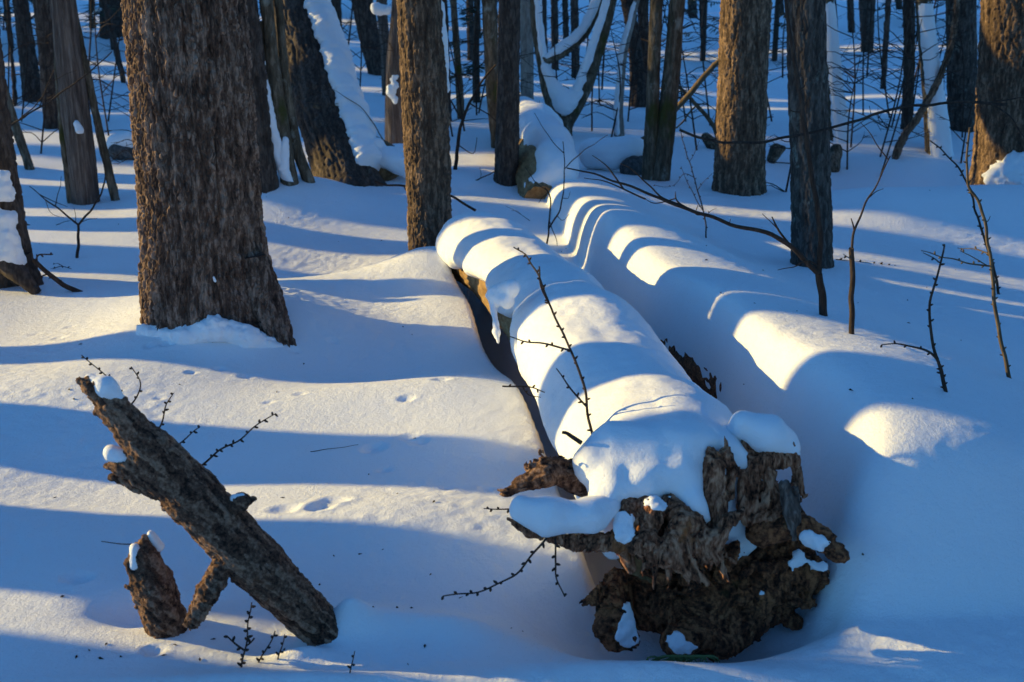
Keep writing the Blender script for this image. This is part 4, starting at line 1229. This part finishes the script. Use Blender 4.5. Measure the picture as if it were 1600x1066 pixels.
twig('larch_shoot', 'tall knobbly tan shoot furthest right among the young larches', [(1578, 591), (1566, 545), (1555, 480), (1549, 420), (1540, 360), (1527, 310), (1514, 290), (1511, 255), (1515, 200)], .0075, .003,
     [([(1548, 420), (1515, 413), (1480, 404), (1440, 394)], .003, .0013, -.1), ([(1545, 395), (1528, 391), (1495, 389)], .0025, .0012, .1), ([(1540, 418), (1520, 402), (1500, 393)], .002, .001), ([(1538, 352), (1544, 345), (1548, 338)], .002, .001)], buds=.042, mat=M_TWIGTAN, cat='shoot')
twig('larch_shoot', 'dark knobbly shoot crossing behind the tall tan one', [(1561, 460), (1550, 410), (1538, 372), (1524, 330), (1513, 290), (1498, 262), (1478, 240), (1453, 220)], .008, .003, buds=.038, cat='shoot', bud_r=.006)
twig('larch_shoot', 'arched knobbly shoot with a drooping side branch on the shaded snow', [(1479, 612), (1466, 570), (1455, 525), (1453, 490), (1460, 440), (1471, 405), (1475, 384)], .0055, .0022,
     [([(1486, 616), (1470, 575), (1455, 555), (1430, 543), (1405, 540), (1379, 541)], .0045, .0015, -.05), ([(1469, 410), (1460, 404), (1444, 396)], .002, .001)], buds=.034, cat='shoot')
twig('twig', 'dark spiky dead branch lying on the snow right of the lichen trunk', [(1306, 406), (1335, 410), (1375, 414), (1418, 424)], .005, .003, [([(1375, 414), (1388, 425), (1398, 420)], .003, .002), ([(1335, 410), (1325, 402), (1318, 398)], .003, .002)], buds=.028, bud_r=.008, sink=0)
twig('twig', 'long thin branch reaching across in front of the lichen trunk to the golden pine', [(1062, 203), (1090, 215), (1140, 224), (1200, 220), (1255, 210), (1320, 193), (1400, 170), (1460, 162), (1530, 160), (1572, 164)], .006, .0065,
     [([(1540, 160), (1580, 156), (1640, 148)], .004, .002), ([(1545, 162), (1575, 180), (1598, 212), (1612, 230)], .004, .0015), ([(1324, 192), (1330, 196), (1338, 192)], .002, .001), ([(1360, 182), (1360, 172), (1359, 166)], .002, .001), ([(1418, 168), (1424, 156), (1425, 148)], .002, .001), ([(1475, 161), (1480, 155), (1482, 150)], .002, .001), ([(1580, 188), (1588, 192), (1592, 187)], .0018, .001)], y=5.6, mat=M_TWIG, sink=0)
twig('sapling', 'cluster of thin dry knobbly stems behind the buried log', [(1104, 372), (1101, 340), (1092, 305), (1080, 262), (1068, 225), (1062, 198)], .005, .0018,
     [([(1098, 330), (1088, 312), (1076, 290), (1064, 262)], .003, .0014), ([(1090, 300), (1100, 285), (1112, 272)], .002, .001), ([(1083, 275), (1072, 272), (1050, 292), (1022, 290)], .0025, .001), ([(1100, 340), (1112, 330), (1120, 326)], .0018, .001), ([(1077, 255), (1086, 240), (1092, 220)], .0018, .001)], buds=.05, cat='sapling')
twig('sapling', 'thin forked sapling standing in the snow left of the widest pine', [(121, 403), (122, 380), (122, 352)], .0095, .007,
     [([(122, 352), (95, 330), (70, 312), (46, 292)], .006, .002), ([(122, 352), (145, 325), (162, 290), (165, 268), (158, 235), (150, 190)], .006, .0018), ([(86, 322), (92, 300), (96, 276)], .003, .001), ([(70, 312), (82, 335), (100, 342)], .002, .001), ([(118, 345), (118, 332), (116, 325)], .002, .001), ([(124, 348), (140, 343), (152, 342)], .002, .001), ([(60, 305), (90, 318), (106, 325)], .003, .001)], cat='sapling')
twig('twig', 'thick broken stick leaning from the snag foot on the left onto the snow', [(122, 456), (95, 444), (75, 428), (52, 408)], .013, .011, [([(75, 428), (62, 434), (55, 440)], .004, .002), ([(58, 412), (58, 402), (82, 398)], .005, .003)], buds=.05, bud_r=.006, sink=.02)
twig('twig', 'curved fine twigs arching beside the snag on the left', [(46, 352), (60, 358), (78, 356), (92, 350), (110, 346)], .004, .0015, [([(70, 358), (78, 362), (82, 370)], .003, .001), ([(50, 356), (52, 372), (60, 380)], .003, .001), ([(60, 358), (70, 372), (66, 380)], .0025, .001)], cat='twig', sink=.03)
twig('twig', 'small twigs poking from the snow in front of the curved fine ones', [(82, 420), (98, 417), (112, 421)], .003, .0015, [([(98, 417), (90, 412), (84, 414)], .002, .001)], buds=.03, sink=.01)
twig('twig', 'broken stick poking out on both sides behind the straight brown pine', [(736, 325), (722, 317), (706, 308), (660, 296), (640, 291), (600, 289), (585, 283)], .008, .005, [([(632, 290), (634, 297), (636, 299)], .003, .002)], y=6.75, sink=.03)
twig('twig', 'dead branch hanging from the big leaning trunk down to the snow', [(618, 232), (590, 218), (545, 195), (490, 166)], .012, .017, [([(600, 222), (560, 165), (520, 140)], .004, .0015), ([(575, 208), (560, 172), (490, 162)], .004, .0015), ([(560, 168), (520, 166), (480, 160)], .003, .001)], y=8.3, mat=M_TWIGTAN, sink=.03)
twig('fallen_branch', 'long bare pole slanting up from a dark rock to the reddish pine', [(972, 270), (985, 235), (1010, 215), (1040, 185), (1070, 155), (1100, 120), (1128, 90), (1150, 62)], .028, .018, [([(1045, 180), (1052, 200), (1090, 165), (1100, 160)], .008, .004)], y=9.0, mat=M_TWIGTAN, cat='branch', sink=.05)
twig('fallen_branch', 'short curved bare branch behind the reddish pine', [(1122, 215), (1115, 198), (1098, 175), (1075, 150), (1060, 135)], .022, .014, y=10.0, mat=M_TWIGTAN, cat='branch', sink=.05)
twig('twig', 'long thin branch sweeping across the weathered snag at upper left', [(-10, 215), (30, 188), (90, 150), (130, 120), (175, 80)], .006, .003, [([(30, 188), (60, 160), (85, 108)], .004, .002), ([(60, 165), (80, 130), (120, 110)], .003, .001)], y=7.0, sink=0)
twig('twig', 'short dark twig slanting on the snow left of the slim smooth trunk', [(745, 282), (758, 276), (775, 268)], .006, .003, [([(752, 279), (752, 270), (750, 262)], .002, .001)], sink=.02)
twig('twig', 'fine bent twig on the snow between the two logs', [(828, 345), (815, 336), (790, 323)], .002, .001, [([(815, 336), (808, 330), (800, 330)], .0015, .001)], sink=0)
twig('sapling', 'slender bent sapling right of the straight brown pine', [(712, 265), (715, 230), (722, 190), (735, 160), (752, 128), (775, 100)], .016, .006, [([(722, 190), (700, 150), (690, 120)], .006, .003), ([(735, 160), (770, 185), (800, 215)], .005, .002), ([(715, 225), (740, 240), (745, 215)], .004, .002)], cat='sapling')

# grass tuft at the rim of the pit
gt_ = thing('grass_tuft', at_z(1040, 1028, -.02), 'small flattened green grass tuft at the rim of the snow pit', 'grass tuft')
for k in range(14):
    a = rng.uniform(-.6, .6)
    b = at_y(1012 + k * 5, 1034, 2.53)
    V, F, t_, caps = tube(np.array([[*b, .003], *[[b[0] + math.sin(a) * .03 * q + .012 * q * q, b[1] - .004 * q, b[2] + (.016 * q - .004 * q * q), .0026] for q in (1, 2)], [b[0] + math.sin(a) * .08 + .05, b[1] - .01, b[2] + .004, .0006]]), 8, 4)
    mesh('grass_blade', V, list(map(list, F)) + caps, M_GRASS, gt_)

# ------------------------------------------------------------------ rocks, far logs, stumps, snow lodged on trunks
def rock_detail(seed, amp=.03, freq=7):
    return lambda P: amp * fbm(P * freq, 4, seed)

def lump(name, label, cat, rows, mat, seed, vs=.012, k=.05, amp=.02, freq=9, snow=None, part='body', grp=None):
    p0 = hit(rows[0][0], rows[0][1])
    root = thing(name, p0, label, cat, grp)
    caps = px_caps(rows); lo, hi = caps_bounds(caps, .08)
    sdf_mesh(part, blob_fn(caps, k), lo, hi, vs, mat, root, detail=rock_detail(seed, amp, freq), band=.08, tone_fn=wood_tone(9, seed))
    if snow:
        snow_blob(root, px_caps(snow), vs, .06, amp * .4, 9, seed + 5)
    return root
yr = hit(195, 248)[1]
lump('rock', 'dark rock under a rounded white snow pillow behind the widest pine', 'rock', [(185, 238, yr, .07, 208, 240, yr, .06)], M_STONE, 401, snow=[(180, 225, yr + .05, .07, 208, 222, yr + .05, .09)])
yr = hit(1000, 272)[1]
lump('rock', 'dark rock overhung with snow beside the twin grey green stems', 'rock', [(990, 262, yr, .09, 1012, 258, yr + .05, .08)], M_STONE, 402, snow=[(960, 240, yr + .12, .10, 985, 232, yr + .08, .09), (985, 232, yr + .05, .07, 1010, 240, yr + .10, .07), (930, 240, yr + .25, .12, 960, 240, yr + .12, .10)])
yr = hit(942, 262)[1]
lump('rock', 'small dark stone poking from the snow left of the overhung rock', 'rock', [(940, 262, yr, .03, 950, 264, yr, .028)], M_STONE, 403, vs=.006, k=.02, amp=.008, freq=22)
yr = hit(1115, 232)[1]
lump('stump', 'dark mossy stump end peeping out left of the reddish pine', 'stump', [(1102, 215, yr, .035, 1120, 232, yr, .06)], M_BARK['mossy'], 404, amp=.015, part='wood')
yr = hit(1215, 255)[1]
lump('stump', 'shaggy lichen stump between the reddish pine and the lichen trunk', 'stump', [(1206, 250, yr, .04, 1212, 232, yr, .05), (1212, 240, yr, .03, 1224, 232, yr, .015)], M_BARK['mossy'], 405, amp=.015, part='wood')
yr = hit(1300, 280)[1] + .15
lump('stump', 'lumpy mossy burl at the foot of the white leaning trunk', 'stump', [(1300, 260, yr, .06, 1306, 235, yr, .05)], M_BARK['mossy'], 406, amp=.02, part='wood')

fl3 = thing('fallen_log', hit(850, 285), 'far fallen log end with sunlit bark under thick snow behind the slim dark trunk', 'log')
y3 = hit(830, 288)[1]
ax3 = np.array([[*at_y(846, 318, y3 - .3), .13], [*at_y(838, 268, y3 + .05), .15], [*at_y(836, 240, y3 + .5), .155], [*at_y(815, 208, y3 + 1.3), .16], [*at_y(800, 188, y3 + 2.2), .15]])
tube_mesh('trunk', ax3, 60, 40, M_LOGBARK, fl3, bark_ridged(16, .015, 411, .3))
snow_blob(fl3, px_caps([(872, 262, y3 - .12, .13, 860, 236, y3 + .2, .15), (856, 228, y3 + .25, .16, 838, 205, y3 + .9, .18), (876, 270, y3 - .2, .11, 840, 296, y3 - .22, .10), (838, 205, y3 + .9, .18, 815, 182, y3 + 1.9, .16), (868, 250, y3 - .05, .12, 852, 285, y3 - .1, .07)]), .016, .08, .015, 8, 412)

fl4 = thing('fallen_log', hit(610, 275), 'short snowy log end lying against the foot of the big leaning trunk', 'log')
y4 = hit(612, 275)[1] - .1
tube_mesh('trunk', np.array([[*at_y(592, 262, y4), .11], [*at_y(620, 262, y4 + .3), .11], [*at_y(650, 262, y4 + .7), .1]]), 40, 32, M_LOGBARK, fl4, bark_ridged(18, .012, 421, .3))
snow_blob(fl4, px_caps([(600, 245, y4 + .05, .07, 625, 252, y4 + .25, .11), (625, 252, y4 + .25, .11, 655, 262, y4 + .6, .10), (578, 240, y4, .035, 575, 226, y4 + .03, .03), (575, 226, y4 + .03, .03, 592, 224, y4 + .05, .035), (610, 250, y4, .07, 640, 262, y4 - .05, .08)]), .012, .05, .010, 12, 422)

# snow stuck to single trunks
yt1 = nd1[0, 1]
snow_blob(t1, px_caps([(412, 448, yt1 - .13, .008, 420, 462, yt1 - .12, .013), (405, 470, yt1 - .15, .010, 414, 468, yt1 - .15, .012), (428, 480, yt1 - .10, .006, 434, 498, yt1 - .10, .008)]), .0045, .008, .012, 55, 431, 'snow_patch')
snow_blob(t1, px_caps([(334, 434, yt1 - .262, .005, 336, 439, yt1 - .262, .006)]), .003, .005, .003, 80, 432, 'snow_patch')
snow_blob(t1, px_caps([(226, 520, yt1 - .20, .035, 290, 532, yt1 - .28, .045), (290, 528, yt1 - .28, .045, 335, 514, yt1 - .285, .045), (335, 512, yt1 - .285, .042, 385, 526, yt1 - .27, .045), (385, 530, yt1 - .27, .045, 455, 556, yt1 - .22, .04), (405, 490, yt1 - .20, .01, 425, 520, yt1 - .2, .02)]), .006, .03, .012, 40, 433, 'snow_collar')
y7 = nd7[0, 1]
snow_blob(t7, px_caps([(1555, 278, y7 - .22, .07, 1590, 268, y7 - .24, .12), (1590, 268, y7 - .24, .12, 1640, 262, y7 - .22, .12)]), .012, .05, .04, 16, 434)
y8 = nd8[0, 1]
snow_blob(t8, px_caps([(6, 275, y8 - .16, .03, 8, 300, y8 - .16, .045), (10, 345, y8 - .16, .05, 14, 395, y8 - .17, .055), (14, 395, y8 - .17, .05, 28, 408, y8 - .17, .035), (-15, 340, y8 - .16, .05, -5, 395, y8 - .17, .05)]), .009, .04, .02, 18, 435, 'snow_patch')
tube_mesh('root', np.array([[*at_y(-10, 395, y8 - .15), .06], [*at_y(25, 425, y8 - .2), .045], [*at_y(58, 458, y8 - .24), .02]]), 40, 24, M_BARK['dark'], t8, bark_ridged(30, .01, 436, .3))
tube_mesh('root', np.array([[*at_y(35, 400, y8 - .05), .05], [*at_y(52, 430, y8 - .05), .035], [*at_y(64, 455, y8 - .08), .018]]), 40, 24, M_BARK['dark'], t8, bark_ridged(30, .01, 437, .3))
y9 = nd9[0, 1]
snow_blob(t9, px_caps([(119, 193, y9 - .14, .018, 124, 203, y9 - .14, .026)]), .007, .02, .008, 30, 438, 'snow_patch')
y16 = nd16[0, 1]
snow_blob(t16, px_caps([(612, 140, y16 - .07, .035, 618, 120, y16 - .06, .025), (610, 142, y16 - .07, .03, 618, 160, y16 - .08, .02)]), .01, .04, .025, 18, 439)
snow_blob(t16, px_caps([(588, 14, y16 - .05, .05, 604, 16, y16 - .05, .04)]), .01, .04, .015, 18, 440)
snow_blob(cl3, px_caps([(446, 220, ndc3[0, 1] - .12, .022, 443, 262, ndc3[0, 1] - .12, .034)]), .008, .03, .008, 20, 441, 'snow_patch')

# ------------------------------------------------------------------ bare saplings and hemlocks among the far trunks
def sapling(px, py, hgt, seed, r0=.009):
    r = random.Random(seed)
    b = hit(px, py)
    root = thing('sapling', b, 'thin bare sapling with fine twigs among the far trunks', 'sapling', 'bare saplings among the far trunks')
    lean = r.uniform(-.35, .35)
    S = np.array([[b[0], b[1], b[2] - .1, r0], [b[0] + lean * .3 * hgt + r.uniform(-.05, .05), b[1], b[2] + hgt * .5, r0 * .7], [b[0] + lean * .5 * hgt + r.uniform(-.15, .15), b[1] + r.uniform(-.2, .2), b[2] + hgt, .0025]])
    M, _ = resample(S, 14)
    V, F, t_, caps = tube(M, 14, 6)
    mesh('stem', V, list(map(list, F)) + caps, M_TWIG, root, t_)
    parts = []
    for k in range(r.randint(7, 13)):
        i = r.randint(2, 12)
        a = r.choice([0, math.pi]) + r.uniform(-.9, .9)
        L = hgt * r.uniform(.18, .42)
        p = M[i, :3]
        q = p + np.array([math.cos(a) * L * .5, math.sin(a) * L * .5, L * r.uniform(.0, .35)])
        e = p + np.array([math.cos(a + .3) * L, math.sin(a + .3) * L, L * r.uniform(-.1, .6)])
        V, F, t_, caps = tube(np.array([[*p, .0045], [*q, .0032], [*e, .0014]]), 7, 4)
        parts.append((V, list(F) + caps, t_))
        for m in range(3):
            f = r.uniform(.2, .95)
            p2 = p * (1 - f) + e * f if f > .5 else p * (1 - f * 1.0) + q * f
            p2 = q * (1 - f) + e * f
            d = np.array([math.cos(a + r.uniform(-1, 1)), r.uniform(-.6, .6), r.uniform(-.3, .7)]) * L * r.uniform(.2, .45)
            V, F, t_, caps = tube(np.array([[*p2, .0026], [*(p2 + d), .001]]), 4, 4)
            parts.append((V, list(F) + caps, t_))
    V, F, t_ = join(parts)
    mesh('twigs', V, F, M_TWIG, root, t_, kind='stuff')
for i, (px, py, hg) in enumerate([(535, 120, 1.6), (560, 160, 1.2), (690, 215, 1.4), (728, 205, 1.1), (745, 180, 1.5), (790, 150, 1.6), (905, 170, 1.3), (925, 205, 1.0), (940, 140, 1.8), (952, 215, .9), (980, 190, 1.2), (1075, 190, 1.2), (1092, 235, 1.0), (1210, 190, 1.3), (1330, 230, 1.3), (1350, 180, 1.5),
                                  (1372, 245, 1.3), (1390, 200, 1.6), (1372, 275, 1.2), (1325, 265, .9), (1500, 255, 1.0), (1505, 215, 1.4), (1470, 235, 1.0), (30, 190, 1.3), (15, 230, 1.4), (60, 240, 1.1), (135, 120, 1.5), (165, 190, 1.2), (205, 160, 1.1), (480, 210, .9), (640, 190, 1.0), (1420, 150, 1.8), (1310, 150, 1.8), (1355, 120, 2.0), (1150, 250, .7), (1165, 300, .5), (1225, 300, .5), (210, 260, .7)] + [(rng.uniform(0, 1600), rng.uniform(40, 225), rng.uniform(1.0, 2.0)) for _ in range(45)]):
    sapling(px, py, hg, 500 + i, .008 if py > 150 else .011)

def hemlock(px, py, hgt, seed, label, width=.8, snowy=True):
    r = random.Random(seed)
    b = hit(px, py)
    root = thing('hemlock', b, label, 'hemlock')
    tube_mesh('trunk', np.array([[b[0], b[1], b[2] - .2, .04], [b[0], b[1], b[2] + hgt * .5, .03], [b[0] + .05, b[1], b[2] + hgt, .012]]), 16, 8, M_BARK['dark'], root)
    bv, bf, fv, ff, sv = [], [], [], [], []
    parts, caps_s = [], []
    nb = int(hgt * 9)
    for k in range(nb):
        z = b[2] + hgt * (.12 + .86 * k / nb)
        a = k * 2.4 + r.uniform(-.3, .3)
        L = width * (1.15 - .7 * k / nb) * r.uniform(.7, 1.1)
        p = np.array([b[0], b[1], z])
        d = np.array([math.cos(a), math.sin(a), 0])
        pts = [p + d * L * t + np.array([0, 0, .12 * L * t - .42 * L * t * t]) for t in np.linspace(0, 1, 6)]
        V, F, t_, caps = tube(np.array([[*q, .007 * (1 - .8 * i / 5)] for i, q in enumerate(pts)]), 6, 4)
        parts.append((V, list(F) + caps, t_))
        side = np.array([-d[1], d[0], 0])
        for m in range(46):
            t = r.uniform(.15, 1)
            q = p + d * L * t + np.array([0, 0, .12 * L * t - .42 * L * t * t])
            sgn = r.choice([-1, 1])
            l = L * .34 * (1.1 - t) + .05
            e = q + (side * sgn * r.uniform(.5, 1) + d * r.uniform(.2, .7)) * l + np.array([0, 0, -r.uniform(.0, .35) * l])
            w = np.cross(e - q, [0, 0, 1]); w = w / (np.linalg.norm(w) + 1e-9) * .014
            up = np.array([0, 0, r.uniform(-.008, .012)])
            n0 = len(fv)
            fv += [q - w * .3, q + w * .3, (q + e) / 2 + w + up, e, (q + e) / 2 - w + up]
            ff.append([n0, n0 + 1, n0 + 2, n0 + 3, n0 + 4])
        if snowy and r.random() < .45:
            a_, b_ = p + d * L * .45 + [0, 0, .03 * L], p + d * L * .8 + [0, 0, -.12 * L]
            caps_s.append((a_, b_, .028, .03))
    V, F, t_ = join(parts)
    mesh('branches', V, F, M_TWIG, root, t_)
    mesh('foliage', np.array(fv), ff, M_NEEDLE, root, smooth=False, kind='stuff')
    if caps_s:
        lo, hi = caps_bounds(caps_s, .05)
        sdf_mesh('snow_cap', blob_fn(caps_s, .02), lo, hi, .018, M_SNOWCAP, root, detail=lambda P: .01 * perlin(P * 20, seed), band=.03)
hemlock(1098, 95, 2.2, 601, 'dark hemlock sapling hanging its boughs left of the reddish pine top', .75)
hemlock(745, 160, 1.3, 602, 'small snow dusted hemlock right of the straight brown pine', .55)
hemlock(178, 78, 3.0, 603, 'bushy hemlock at the top left behind the widest pine', .8)
hemlock(18, 75, 2.6, 604, 'bushy hemlock in the top corner at far left', .7)
hemlock(1210, 95, 2.4, 605, 'dim hemlock between the reddish pine and the lichen trunk', .6)
hemlock(560, 30, 3.0, 606, 'far hemlock right of the leaning trunk top', .9, False)
hemlock(1450, 40, 3.0, 607, 'far hemlock behind the second white trunk', .9, False)

# ------------------------------------------------------------------ needles, bark crumbs and seeds fallen on the snow
cv, cf = [], []
for k in range(150):
    yy = 2.5 + 5.5 * nrng.random() ** 1.6
    xx = nrng.uniform(-.42, .42) * yy
    if abs(xx - np.interp(yy, A1[:, 1], A1[:, 0])) < .35 or (xx > .3 and nrng.random() < .6):
        continue
    z = hz(xx, yy)
    a = nrng.uniform(0, 6.28); L = nrng.uniform(.003, .012); w = nrng.uniform(.0012, .004)
    d = np.array([math.cos(a), math.sin(a), 0]); q = np.array([-d[1], d[0], 0])
    n0 = len(cv)
    c = np.array([xx, yy, z + .0012])
    cv += [c - d * L, c - q * w, c + d * L * nrng.uniform(.4, 1), c + q * w, c + np.array([0, 0, w * 1.3])]
    cf += [[n0, n0 + 1, n0 + 4], [n0 + 1, n0 + 2, n0 + 4], [n0 + 2, n0 + 3, n0 + 4], [n0 + 3, n0, n0 + 4]]
props(mesh('bark_crumbs', np.array(cv), cf, M_TWIG, None, np.full(len(cv), .4), smooth=False), 'specks of bark and needles scattered over the snow', 'crumbs', kind='stuff')

# the spreading root of the widest pine
tube_mesh('root', np.array([[*at_y(398, 400, yt1 - .12), .05], [*at_y(412, 460, yt1 - .13), .075], [*at_y(428, 505, yt1 - .17), .065], [*at_y(450, 545, yt1 - .22), .04], [*at_y(470, 580, yt1 - .26), .02]]), 160, 110, M_BARK['plate'], t1, bark_plates(.0125, .042, .010, 77, .0028, True))
